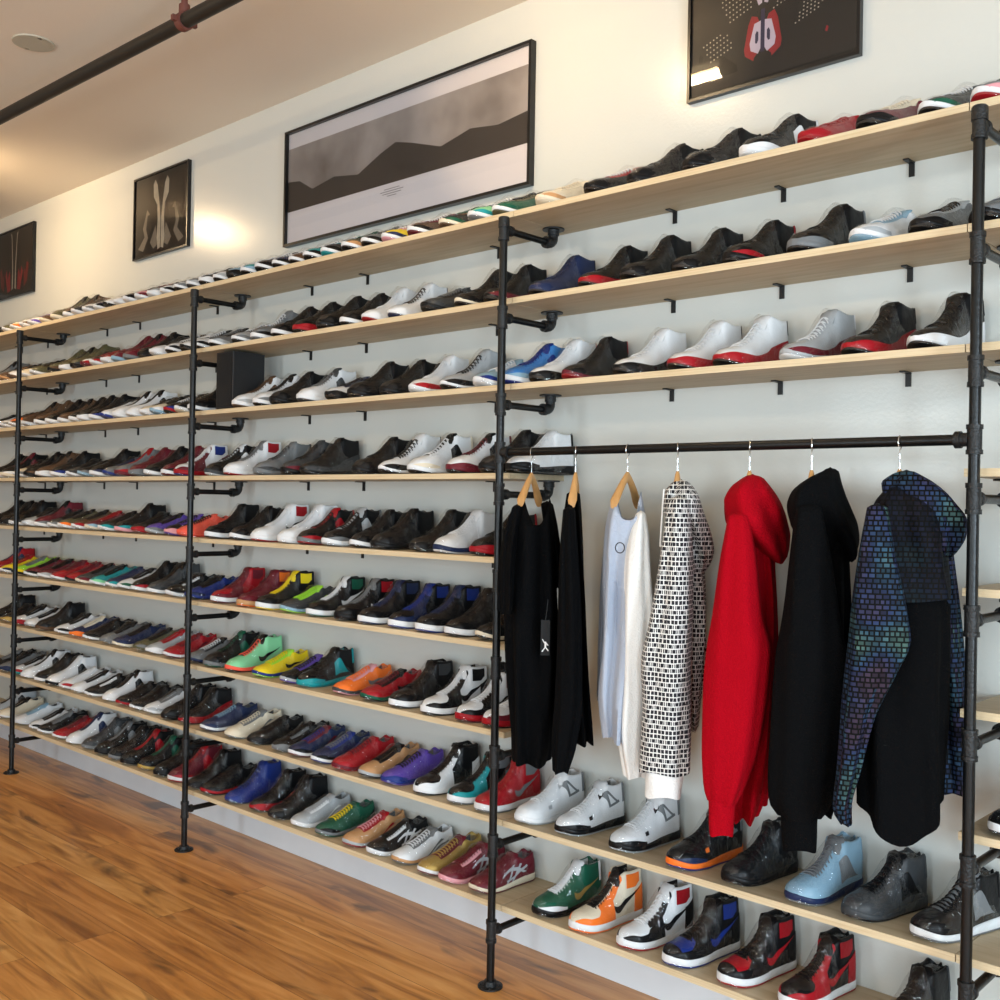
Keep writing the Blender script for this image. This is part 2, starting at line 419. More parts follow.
def poly(pts, y, closed=True):
    """flat polygon in the poster plane; pts in (x,z)"""
    mb = MB(); mb.v = [(x, y, z) for x, z in pts]; mb.f = [tuple(range(len(pts)))]
    return mb
def frame(x0, x1, z0, z1, fw, fd, paper, label, name='framed_poster'):
    root = empty(name, ((x0+x1)/2, 0, z0)); w = (x1-x0)/2; h = z1-z0
    f = MB().box(-w, w, -fd, -0.001, 0, fw).box(-w, w, -fd, -0.001, h-fw, h).box(-w, -w+fw, -fd, -0.001, fw, h-fw).box(w-fw, w, -fd, -0.001, fw, h-fw)
    link('frame', f.mesh('frame', False), M_frame, root)
    p = link('print', MB().box(-w+fw, w-fw, -0.012, -0.002, fw, h-fw).mesh('print', False), paper, root)
    gp = MB(); gp.v = [(-w+fw, -0.016, fw), (w-fw, -0.016, fw), (w-fw, -0.016, h-fw), (-w+fw, -0.016, h-fw)]; gp.f = [(0, 1, 2, 3)]
    link('glass_pane', gp.mesh('glass', False), M_glass, root)
    tag(root, label, 'poster')
    return root, p, w, h
def motif(pts, m, parent, y=-0.0125, name='print_motif'):
    return link(name, poly(pts, y).mesh(name, False), m, parent)
def mirror_motif(pts, m, parent, cx, y=-0.0125):
    a = motif([(cx+x, z) for x, z in pts], m, parent, y)
    b = motif([(cx-x, z) for x, z in pts][::-1], m, parent, y)
P_dark = mat('poster_dark', '#2c2620', 0.5, var=0.25, vscale=3)
P_bone = mat('poster_bone', '#cfc4b0', 0.5, var=0.3, vscale=30)
P_bone2 = mat('poster_bone_dim', '#988c7c', 0.5, var=0.3, vscale=30)
P_red = mat('poster_red', '#a82c30', 0.5)
P_red2 = mat('poster_dark_red', '#7a2420', 0.5)
P_pink = mat('poster_pale', '#d8c8d4', 0.5)
P_navy = mat('poster_navy', '#3a3450', 0.5)

# far-left poster: tall white strands over red shapes
root, pr, w, h = frame(-1.20, -0.61, 2.992, 3.455, 0.010, 0.022, P_dark, 'framed dark poster with white strands and red shapes, leftmost of four')
for cx in (-0.02,):
    mirror_motif([(0.012, 0.06), (0.035, 0.05), (0.030, 0.2), (0.045, 0.40), (0.060, 0.44), (0.040, 0.43), (0.018, 0.22)], P_bone, pr, cx+0.0)
    mirror_motif([(0.05, 0.05), (0.10, 0.04), (0.14, 0.16), (0.12, 0.20), (0.10, 0.13), (0.075, 0.19), (0.06, 0.15)], P_red, pr, cx)
    mirror_motif([(0.16, 0.05), (0.21, 0.09), (0.23, 0.20), (0.20, 0.22), (0.18, 0.15), (0.155, 0.19)], P_red2, pr, cx)
# second poster: pale mirrored strands
root, pr, w, h = frame(0.720, 1.306, 2.998, 3.462, 0.010, 0.022, P_dark, 'small framed dark poster with pale mirrored strands, second from left')
mirror_motif([(0.003, 0.04), (0.030, 0.03), (0.042, 0.10), (0.034, 0.20), (0.040, 0.28), (0.080, 0.33), (0.084, 0.40), (0.064, 0.425), (0.040, 0.39), (0.020, 0.30), (0.004, 0.20)], P_bone, pr, 0.0)
mirror_motif([(0.036, 0.06), (0.075, 0.04), (0.115, 0.08), (0.055, 0.17), (0.045, 0.12)], P_bone2, pr, 0.0)
mirror_motif([(0.12, 0.24), (0.145, 0.235), (0.160, 0.16), (0.135, 0.11), (0.19, 0.04), (0.245, 0.06), (0.175, 0.12), (0.195, 0.17), (0.150, 0.27)], P_bone2, pr, 0.0)
# large right poster: dark ground, dotted patches, red and white twin shape
root, pr, w, h = frame(4.440, 5.037, 2.990, 3.458, 0.010, 0.022, P_dark, 'framed dark poster with red and white twin shape and dots, rightmost')
cx = -0.025
mirror_motif([(0.012, 0.105), (0.03, 0.088), (0.032, 0.078), (0.062, 0.10), (0.066, 0.12), (0.052, 0.195), (0.040, 0.222), (0.020, 0.215), (0.012, 0.195)], P_red, pr, cx)
mirror_motif([(0.007, 0.112), (0.016, 0.097), (0.042, 0.112), (0.046, 0.135), (0.030, 0.195), (0.006, 0.20)], P_pink, pr, cx, -0.0130)
mirror_motif([(0.015, 0.140), (0.020, 0.130), (0.026, 0.132), (0.026, 0.160), (0.021, 0.170), (0.015, 0.165)], P_navy, pr, cx, -0.0135)
motif([(cx-0.007, 0.10), (cx+0.007, 0.10), (cx+0.007, 0.235), (cx-0.007, 0.235)], P_navy, pr, -0.0135)
mirror_motif([(0.004, 0.255), (0.016, 0.25), (0.034, 0.30), (0.030, 0.345), (0.006, 0.33)], P_pink, pr, cx)
mirror_motif([(0.016, 0.30), (0.06, 0.33), (0.075, 0.40), (0.03, 0.37)], P_red2, pr, cx, -0.0128)
for cx2, cz2, n in ((-0.19, 0.16, 34), (-0.12, 0.27, 40), (0.065, 0.27, 40), (0.14, 0.20, 34)):
    d = MB()
    for j in range(n):
        a = (j % 7)*0.0125 - 0.038 + (j//7 % 2)*0.006; b_ = (j//7)*0.014 - 0.03
        x, z = cx2+a+b_*0.5*(1 if cx2 > 0 else -1), cz2+b_+a*0.35
        q = len(d.v); r_ = 0.0022
        d.v += [(x-r_, -0.0127, z-r_), (x+r_, -0.0127, z-r_), (x+r_, -0.0127, z+r_), (x-r_, -0.0127, z+r_)]; d.f.append((q, q+1, q+2, q+3))
    link('dotted_patch', d.mesh('dots', False), P_bone, pr)
motif([(-0.205, 0.405), (-0.19, 0.41), (-0.187, 0.425), (-0.20, 0.43), (-0.212, 0.42)], P_red, pr)
motif([(0.185, 0.105), (0.192, 0.10), (0.196, 0.115), (0.189, 0.12)], P_red, pr)

# wide poster: white sheet with a grey cloudy photograph band (plain stand-in picture)
M_paper = mat('poster_paper', '#dedade', 0.5)
M_cloud = bpy.data.materials.new('grey_cloud_print'); M_cloud.use_nodes = True
nt = M_cloud.node_tree; b = nt.nodes['Principled BSDF']; tc = nt.nodes.new('ShaderNodeTexCoord')
nz = nt.nodes.new('ShaderNodeTexNoise'); nz.inputs['Scale'].default_value = 2.2; nz.inputs['Detail'].default_value = 4
cr = nt.nodes.new('ShaderNodeValToRGB'); cr.color_ramp.elements[0].position = 0.3; cr.color_ramp.elements[0].color = lin('#6c6460'); cr.color_ramp.elements[1].position = 0.66; cr.color_ramp.elements[1].color = lin('#bcb4b2')
nt.links.new(tc.outputs['Object'], nz.inputs['Vector']); nt.links.new(nz.outputs['Fac'], cr.inputs['Fac']); nt.links.new(cr.outputs['Color'], b.inputs['Base Color']); b.inputs['Roughness'].default_value = 0.5
M_ridge = mat('dark_grey_print', '#403a37', 0.5, var=0.25, vscale=6)
root, pr, w, h = frame(2.188, 3.752, 2.853, 3.400, 0.012, 0.030, M_paper, 'wide black-framed poster with grey picture band on white paper')
motif([(-w+0.012, 0.165), (w-0.012, 0.165), (w-0.012, 0.465), (-w+0.012, 0.465)], M_cloud, pr, -0.0125, 'picture_band')
motif([(-w+0.012, 0.165), (w-0.012, 0.165), (w-0.012, 0.29), (0.60, 0.27), (0.45, 0.29), (0.28, 0.255), (0.10, 0.31), (0.0, 0.335), (-0.10, 0.305), (-0.25, 0.245), (-0.42, 0.27), (-0.58, 0.245), (-0.68, 0.30), (-w+0.012, 0.31)], M_ridge, pr, -0.0128, 'dark_hills')
cap = MB()
for i_, (wd) in enumerate((0.05, 0.075, 0.06, 0.03)):
    q = len(cap.v); z = 0.140-0.010*i_
    cap.v += [(-wd-0.02, -0.0127, z), (wd-0.02, -0.0127, z), (wd-0.02, -0.0127, z+0.003), (-wd-0.02, -0.0127, z+0.003)]; cap.f.append((q, q+1, q+2, q+3))
link('caption_lines', cap.mesh('caption', False), mat('caption_grey', '#8c8688', 0.6), pr)

# ------------------------------------------------------------------ sneakers
# local frame: toe at -Y, heel at +Y, sole on z=0.  s runs 0 (toe) .. 1 (heel)
LEN = 0.285
WT = [(0, .034), (.08, .040), (.2, .0465), (.32, .0475), (.45, .043), (.6, .0375), (.75, .0365), (.88, .036), (1, .033)]
STY = {
 'L': dict(H=[(0, .040), (.08, .050), (.2, .059), (.34, .073), (.46, .089), (.56, .103), (.64, .102), (.77, .088), (.88, .094), (.96, .104), (1, .101)],
           sole=[(0, .020), (.15, .019), (.4, .022), (.6, .027), (.8, .032), (1, .033)], spring=.017, wc=.031, tong=.114, n=2.2, flare=.003),
 'M': dict(H=[(0, .044), (.08, .057), (.2, .068), (.34, .083), (.46, .108), (.56, .137), (.64, .150), (.77, .143), (.88, .144), (.96, .150), (1, .146)],
           sole=[(0, .024), (.15, .022), (.4, .024), (.6, .029), (.8, .033), (1, .034)], spring=.012, wc=.033, tong=.161, n=2.4, flare=.004),
 'S': dict(H=[(0, .040), (.08, .050), (.2, .060), (.34, .076), (.46, .104), (.56, .138), (.64, .158), (.77, .152), (.88, .150), (.96, .155), (1, .151)],
           sole=[(0, .018), (.15, .018), (.4, .022), (.6, .026), (.8, .030), (1, .030)], spring=.016, wc=.031, tong=.166, n=2.1, flare=.002),
 'H': dict(H=[(0, .048), (.08, .058), (.2, .066), (.34, .082), (.46, .106), (.56, .140), (.64, .162), (.77, .159), (.88, .160), (.96, .161), (1, .158)],
           sole=[(0, .027), (.2, .027), (.5, .028), (.8, .030), (1, .031)], spring=.010, wc=.034, tong=.169, n=2.3, flare=.004)}
def wid(T, s):
    w = interp(WT, s)
    if s < .14: w *= math.sqrt(max(0, 1-((.14-s)/.14)**2))
    if s > .91: w *= math.sqrt(max(0, 1-((s-.91)/.09)**2))
    return w
def z0(T, s): return T['spring']*max(0, 1-s/.26)**2 + .004*max(0, (s-.9)/.1)**2
def cen(s): return .007*math.sin(math.pi*min(1, s*1.1)) - .004
def upt(T, s, a):
    """point on the upper; a in -1..1, 0 = top centre line"""
    s = min(1, max(0, s)); sg = 1 if a >= 0 else -1; t = 1-abs(a)
    w = wid(T, s); zb = z0(T, s)+interp(T['sole'], s)-.004
    H = interp(T['H'], s)
    if s < .11: H = zb+(H-zb)*math.sqrt(max(0, 1-((.11-s)/.11)**2))**.8
    n = T['n'] if s < .2 else T['n']-(T['n']-1.75)*sstep(.2, .42, s)
    ph = t*math.pi/2
    xc = w*max(0, math.cos(ph))**(2/n); zc = zb+(H-zb)*max(0, math.sin(ph))**(2/n)
    o = sstep(.57, .64, s)*(1-sstep(.935, .985, s))
    wc = T['wc']*(w/max(.001, interp(WT, s)))
    if t < .62:
        q = t/.62; xo = w+(wc-w)*q**.8+.003*math.sin(math.pi*q)*(w/.036); zo = zb+(H-zb)*q
    elif t < .74:
        q = (t-.62)/.12; xo = wc-.0055*(1-math.cos(math.pi*q)); zo = H+.004*math.sin(math.pi*q)
    else:
        q = (t-.74)/.26; xo = max(0, wc-.011)*(1-q**1.6); zo = H-.060*sstep(0, .45, q)
    x = (xc*(1-o)+xo*o)*sg+cen(s)
    z = zc*(1-o)+zo*o
    y = -LEN/2+s*LEN
    y += -.006*sstep(.7, 1, s)*min(1, (z-zb)/.1)      # heel leans forward
    return Vector((x, y, z))
def upn(T, s, a, off):
    p = upt(T, s, a)
    e = .006
    s1, s2 = max(0.002, s-e), min(.998, s+e)
    a1, a2 = max(-1, a-.02), min(1, a+.02)
    n = (upt(T, s2, a)-upt(T, s1, a)).cross(upt(T, s, a2)-upt(T, s, a1))
    if n.length < 1e-12: return p
    n.normalize()
    # outward: away from the foot's core line
    core = Vector((cen(s), p.y, .03))
    d = p-core
    if s < .06: d.y -= .02
    if s > .96: d.y += .02
    if abs(a) < .31 and .585 < s < .95:
        if n.z < 0: n = -n
    elif n.dot(d) < 0: n = -n
    return p+n*off
def patch(T, s0, s1, tlo, thi, sides=(1, -1), ns=14, nt=6, off=.0014, mb=None):
    """overlay: region s0..s1, t from tlo(s) to thi(s) on each side"""
    mb = mb or MB()
    fl = tlo if callable(tlo) else (lambda s: tlo); fh = thi if callable(thi) else (lambda s: thi)
    for sd in sides:
        rows = []
        for i in range(ns+1):
            s = s0+(s1-s0)*i/ns; r = []
            lo, hi = fl(s), fh(s)
            for j in range(nt+3):
                if j == 0: t, o = lo, -.001
                elif j == nt+2: t, o = hi, -.001
                else: t, o = lo+(hi-lo)*(j-1)/nt, off
                r.append(upn(T, s, sd*(1-t), o))
            rows.append(r)
        mb.grid([[upn(T, s0, sd*(1-(fl(s0)+(fh(s0)-fl(s0))*min(nt, max(0, j-1))/nt)), -.001) for j in range(nt+3)]]+rows+[[upn(T, s1, sd*(1-(fl(s1)+(fh(s1)-fl(s1))*min(nt, max(0, j-1))/nt)), -.001) for j in range(nt+3)]])
    return mb
def strip(T, lower, upper, off=.0022, sides=(1, -1), n=18, mb=None):
    """logo strip between two polylines of (s, h), h = height fraction of the side wall"""
    mb = mb or MB()
    def at(L_, u):
        u *= len(L_)-1; i = min(len(L_)-2, int(u)); f = u-i
        p0 = L_[max(0, i-1)]; p1 = L_[i]; p2 = L_[i+1]; p3 = L_[min(len(L_)-1, i+2)]
        return tuple(.5*((2*p1[c])+(-p0[c]+p2[c])*f+(2*p0[c]-5*p1[c]+4*p2[c]-p3[c])*f*f+(-p0[c]+3*p1[c]-3*p2[c]+p3[c])*f**3) for c in (0, 1))
    for sd in sides:
        rows = []
        for i in range(n+1):
            a, b = at(lower, i/n), at(upper, i/n)
            rows.append([upn(T, a[0]+(b[0]-a[0])*k/3, sd*(1-.62*(a[1]+(b[1]-a[1])*k/3)), off) for k in range(4)])
        mb.grid(rows)
    return mb
def qs(n):   # clustered towards both ends
    return [(1-math.cos(math.pi*i/n))/2 for i in range(n+1)]
def islands(me):
    """one mesh per connected piece"""
    par = list(range(len(me.vertices)))
    def find(i):
        while par[i] != i: par[i] = par[par[i]]; i = par[i]
        return i
    for p in me.polygons:
        r = find(p.vertices[0])
        for v in p.vertices: par[find(v)] = r
    grp = {}
    for p in me.polygons: grp.setdefault(find(p.vertices[0]), []).append(tuple(p.vertices))
    out = []
    for fs in grp.values():
        mp = {}; mb = MB()
        for f in fs:
            for v in f:
                if v not in mp: mp[v] = len(mb.v); mb.v.append(tuple(me.vertices[v].co))
            mb.f.append(tuple(mp[v] for v in f))
        out.append(mb.mesh(me.name))
    bpy.data.meshes.remove(me)
    return out
def make_style(key, small=False):
    T = STY[key]; D = {}
    NS = 20 if small else 40; NA = 12 if small else 22
    # upper
    mb = MB(); rows = []
    for s in qs(NS):
        rows.append([upt(T, s, -1+2*j/(2*NA)) for j in range(2*NA+1)])
    mb.grid(rows); D['upper'] = mb.mesh(key+'_upper', angle=70)
    # midsole and outsole
    def solering(s, zlo, zhi, ex):
        w = wid(T, s)+ex*min(1, wid(T, s)/.02); c = cen(s); y = -LEN/2+s*LEN
        yy = y+(-ex if s < .02 else (ex if s > .98 else 0))
        pr = [(-w+.003, zlo), (-w, zlo+.003), (-w, (zlo+zhi)/2), (-w+.001, zhi-.002), (-w+.004, zhi), (0, zhi-.001), (w-.004, zhi), (w-.001, zhi-.002), (w, (zlo+zhi)/2), (w, zlo+.003), (w-.003, zlo), (0, zlo)]
        if w < .004: pr = [(0, z) if i in (0, 10, 11) else (0, z) for i, (x, z) in enumerate(pr)]
        return [(c+x, yy, z) for x, z in pr]
    def sole(zl, zh, ex):
        mb = MB()
        mb.grid([solering(s, zl(s), zh(s), ex) for s in qs(NS)], wrap=True); return mb
    bot = .006
    D['midsole'] = sole(lambda s: z0(T, s)+bot-.001, lambda s: z0(T, s)+interp(T['sole'], s), T['flare']).mesh(key+'_midsole', angle=60)
    D['outsole'] = sole(lambda s: z0(T, s), lambda s: z0(T, s)+bot, T['flare']-.001).mesh(key+'_outsole', angle=60)
    # toe overlays
    if key == 'H':
        D['toe_cap'] = patch(T, .012, .48, 0, lambda s: .46-.14*sstep(.05, .16, s)+.36*sstep(.24, .34, s)-.04*sstep(.4, .48, s), ns=24).mesh(key+'_toe')
        D['eyestay'] = patch(T, .29, .61, lambda s: .42+.08*sstep(.3, .5, s)+.08*sstep(.5, .6, s), .76-.0, mb=None).mesh(key+'_eye')
        D['toe_box'] = patch(T, .10, .30, lambda s: .40+.2*sstep(.2, .3, s), 1.0, off=.0010).mesh(key+'_toebox')
        D['heel_counter'] = patch(T, .80, .985, 0, lambda s: .34+.1*sstep(.8, 1, s)).mesh(key+'_heel')
        D['ankle_panel'] = patch(T, .66, .88, lambda s: .40+.06*sstep(.8, .88, s), .60).mesh(key+'_ankle')
    elif key == 'M':
        D['toe_cap'] = patch(T, .012, .34, 0, lambda s: .26-.14*sstep(.12, .34, s), ns=14, nt=3).mesh(key+'_toe')
        D['eyestay'] = patch(T, .24, .60, lambda s: .60-.05*sstep(.3, .5, s), lambda s: .80-.08*sstep(.55, .6, s)).mesh(key+'_eye')
        D['side_panel'] = patch(T, .56, .84, lambda s: .12, lambda s: .12+.36*sstep(.84, .60, s)).mesh(key+'_side')
        D['heel_tab'] = patch(T, .90, .985, .30, .66, ns=6).mesh(key+'_heel')
    elif key == 'S':
        D['toe_cap'] = patch(T, .008, .985, 0, lambda s: .42-.24*sstep(.02, .40, s)+.16*sstep(.55, .95, s), ns=30, nt=4).mesh(key+'_rand')
        D['heel_tab'] = patch(T, .93, .985, .42, .64, ns=5).mesh(key+'_heel')
    else:
        D['toe_cap'] = patch(T, .012, .26, 0, lambda s: .42-.26*sstep(.04, .26, s), ns=12, nt=4).mesh(key+'_toe')
        D['eyestay'] = patch(T, .24, .59, lambda s: .60, .78).mesh(key+'_eye')
        D['heel_counter'] = patch(T, .78, .985, 0, lambda s: .22+.25*sstep(.78, .98, s)).mesh(key+'_heel')
        D['side_stripe'] = strip(T, [(.40, .02), (.50, .20), (.62, .45), (.70, .68)], [(.44, .02), (.55, .22), (.67, .45), (.76, .68)], off=.0016, mb=strip(T, [(.52, .02), (.60, .2), (.72, .42), (.84, .52)], [(.56, .02), (.64, .16), (.74, .33), (.85, .42)], off=.0016)).mesh(key+'_stripe')
    # tongue: strip down the throat plus the standing flap
    mb = patch(T, .24, .57, .82, 1.0, ns=12, nt=4, off=.0020)
    b_ = upt(T, .555, 0); rows = []
    ht = T['tong']-b_.z+.018
    for i in range(9):
        v = i/8; wv = .025*(1+.12*v)*(1-.35*max(0, (v-.8)/.2)**2); ring = []
        th = .0095*(1-.25*v)*math.sqrt(max(.12, 1-max(0, (v-.8)/.2)**2))
        for j in range(13):
            u = -1+2*j/12; ring.append((b_.x+wv*u, b_.y+.002+.026*v**1.3+.006*u*u-th*math.sqrt(max(0, 1-u*u*.9)), b_.z-.018+ht*v))
        for j in range(12, -1, -1):
            u = -1+2*j/12; ring.append((b_.x+wv*u*.97, b_.y+.002+.026*v**1.3+.006*u*u+th*math.sqrt(max(0, 1-u*u*.9)), b_.z-.018+ht*v))
        rows.append(ring)
    q = mb.grid(rows, wrap=True); mb.f.append(tuple(q+8*26+j for j in range(26)))
    D['tongue'] = mb.mesh(key+'_tongue')
    # collar lining (inside of the opening)
    D['collar_lining'] = patch(T, .655, .90, .72, 1.0, ns=14, nt=8, off=.0008).mesh(key+'_lining')
    # laces
    mb = MB()
    for i in range(8):
        s = .255+.041*i
        for sg in (1, -1):
            a0, a1 = .30*sg, -.22*sg
            p = [upn(T, s+(.022*u), a0+(a1-a0)*u, .0030+.0016*math.sin(math.pi*u)) for u in [k/5 for k in range(6)]]
            mb.tube(p, .0019, 6)
    D['laces'] = mb.mesh(key+'_laces')
    # clear wrap: a loose skin around the whole shoe, pinched behind the heel
    mb = MB(); rows = []
    rr = random.Random(3)
    for i, s in enumerate(qs(22)):
        ring = []
        w = (interp(WT, s)+.004)*math.sqrt(max(0.0, 1-(2*abs(s-.5))**6)) if 0 < s < 1 else 0
        Hh = (T['tong']+.002-.010*sstep(.6, .72, s) if s > .60 else interp(T['H'], s)+(.012)*sstep(.2, .5, s)+.002) if s > 0.02 else .03
        if .45 < s <= .60: Hh = max(Hh, interp(T['H'], s)+.02+(T['tong']-interp(T['H'], s)-.016)*sstep(.45, .6, s))
        if s > .8: Hh -= .022*sstep(.8, 1, s)
        zb = .001+z0(T, s)*.8
        if s < .08: Hh = zb+(Hh-zb)*math.sqrt(max(0.02, 1-((.08-s)/.08)**2))
        for j in range(25):
            ph = math.pi*j/24; jit = 1+rr.uniform(-.02, .02)
            x = w*math.copysign(abs(math.cos(ph))**(.75), math.cos(ph))*jit
            z = zb+(Hh-zb)*abs(math.sin(ph))**(.85)*(1+rr.uniform(-.012, .012))
            ring.append((cen(s)+x*(1-.18*sstep(.35, .75, s)*sstep(.5, 1, z/.15)), -LEN/2-.004+s*(LEN+.010), z))
        rows.append(ring)
    mb.grid(rows); D['clear_wrap'] = mb.mesh(key+'_wrap', angle=180)
    # logos
    D['swoosh'] = strip(T, [(.475, .60), (.48, .38), (.515, .24), (.58, .22), (.70, .36), (.90, .62)], [(.475, .60), (.51, .48), (.545, .42), (.60, .41), (.72, .47), (.90, .62)]).mesh(key+'_swoosh')
    mb = strip(T, [(.40, .10), (.48, .38), (.56, .80)], [(.44, .10), (.52, .38), (.60, .80)])
    strip(T, [(.50, .08), (.58, .36), (.66, .76)], [(.54, .08), (.62, .36), (.70, .76)], mb=mb)
    strip(T, [(.36, .52), (.50, .62), (.72, .30)], [(.36, .62), (.52, .76), (.78, .34)], mb=mb, off=.0026)
    strip(T, [(.42, .22), (.58, .24), (.80, .62)], [(.42, .30), (.58, .34), (.78, .74)], mb=mb, off=.003)
    D['side_stripes'] = mb.mesh(key+'_stripes')
    mb = strip(T, [(.58, .92), (.66, .40)], [(.61, .95), (.69, .44)], sides=(1, -1))
    strip(T, [(.66, .40), (.84, .52)], [(.68, .48), (.82, .60)], mb=mb); strip(T, [(.60, .95), (.84, .52)], [(.60, .86), (.81, .50)], mb=mb)
    D['wing_support'] = mb.mesh(key+'_wing')
    mb = strip(T, [(.335, .46), (.335, .66)], [(.39, .46), (.39, .66)])
    strip(T, [(.54, .90), (.54, 1.12)], [(.60, .90), (.60, 1.12)], mb=mb)
    D['eyelet_tab'] = mb.mesh(key+'_tab')
    for q in ('eyestay', 'side_panel', 'side_stripe', 'ankle_panel', 'swoosh', 'side_stripes', 'wing_support', 'eyelet_tab'):
        if q in D: D[q] = islands(D[q])
    return D

COL = {'k': ('black', '#0b0c0f'), 'w': ('white', '#dcdfe2'), 's': ('silver-grey', '#a6abaf'), 'g': ('grey', '#6f7376'), 'd': ('charcoal', '#3a3d40'),
       'r': ('red', '#9c141f'), 'm': ('maroon', '#641c28'), 'n': ('navy', '#1e2a4c'), 'b': ('blue', '#1c3078'), 'l': ('light blue', '#88aabf'),
       't': ('teal', '#1c9096'), 'z': ('mint green', '#84cf9c'), 'e': ('green', '#165440'), 'i': ('lime', '#9edc3c'), 'y': ('yellow', '#e6cc1e'),
       'o': ('orange', '#f2772a'), 'c': ('cream', '#dcd2bc'), 'p': ('purple', '#5a44a0'), 'a': ('tan', '#bd9064'), 'u': ('brown', '#57402e'),
       'v': ('olive', '#54523a'), 'f': ('coral', '#f0604c'), 'x': ('gold', '#ae9250'), 'q': ('pink', '#d99aa2'), 'j': ('sky blue', '#3a78b8')}
MC = {}
for c_, (nm, hx) in COL.items():
    MC[c_] = mat('shoe_'+nm.replace(' ', '_').replace('-', '_'), hx, 0.45, coat=0.06, coat_rough=0.08, bump=0.25, bscale=38, spec=0.2,
                 metal=0.35 if c_ == 'x' else 0.0)
M_wrap = bpy.data.materials.new('clear_shrink_wrap'); M_wrap.use_nodes = True
nt = M_wrap.node_tree; nt.nodes.remove(nt.nodes['Principled BSDF']); N = nt.nodes.new; L = nt.links
tr = N('ShaderNodeBsdfTransparent'); gl = N('ShaderNodeBsdfGlossy'); gl.inputs['Roughness'].default_value = 0.035
df = N('ShaderNodeBsdfDiffuse'); df.inputs['Color'].default_value = (.75, .78, .8, 1)
lw = N('ShaderNodeLayerWeight'); lw.inputs[0].default_value = 0.5
pw = N('ShaderNodeMath'); pw.operation = 'POWER'; pw.inputs[1].default_value = 3.2; L.new(lw.outputs['Facing'], pw.inputs[0])
fr = N('ShaderNodeMath'); fr.operation = 'MULTIPLY_ADD'; fr.inputs[1].default_value = 0.24; fr.inputs[2].default_value = 0.07; L.new(pw.outputs[0], fr.inputs[0])
nz = N('ShaderNodeTexNoise'); nz.inputs['Scale'].default_value = 34; nz.inputs['Detail'].default_value = 3; nz.inputs['Distortion'].default_value = 1.0
tc = N('ShaderNodeTexCoord'); L.new(tc.outputs['Object'], nz.inputs['Vector'])
bp = N('ShaderNodeBump'); bp.inputs['Strength'].default_value = 0.8; bp.inputs['Distance'].default_value = 0.012
L.new(nz.outputs['Fac'], bp.inputs['Height']); L.new(bp.outputs['Normal'], gl.inputs['Normal']); L.new(bp.outputs['Normal'], lw.inputs['Normal'])
m1 = N('ShaderNodeMixShader'); m1.inputs[0].default_value = 0.006; L.new(tr.outputs[0], m1.inputs[1]); L.new(df.outputs[0], m1.inputs[2])
m2 = N('ShaderNodeMixShader'); L.new(fr.outputs[0], m2.inputs[0]); L.new(m1.outputs[0], m2.inputs[1]); L.new(gl.outputs[0], m2.inputs[2])
L.new(m2.outputs[0], nt.nodes['Material Output'].inputs[0])

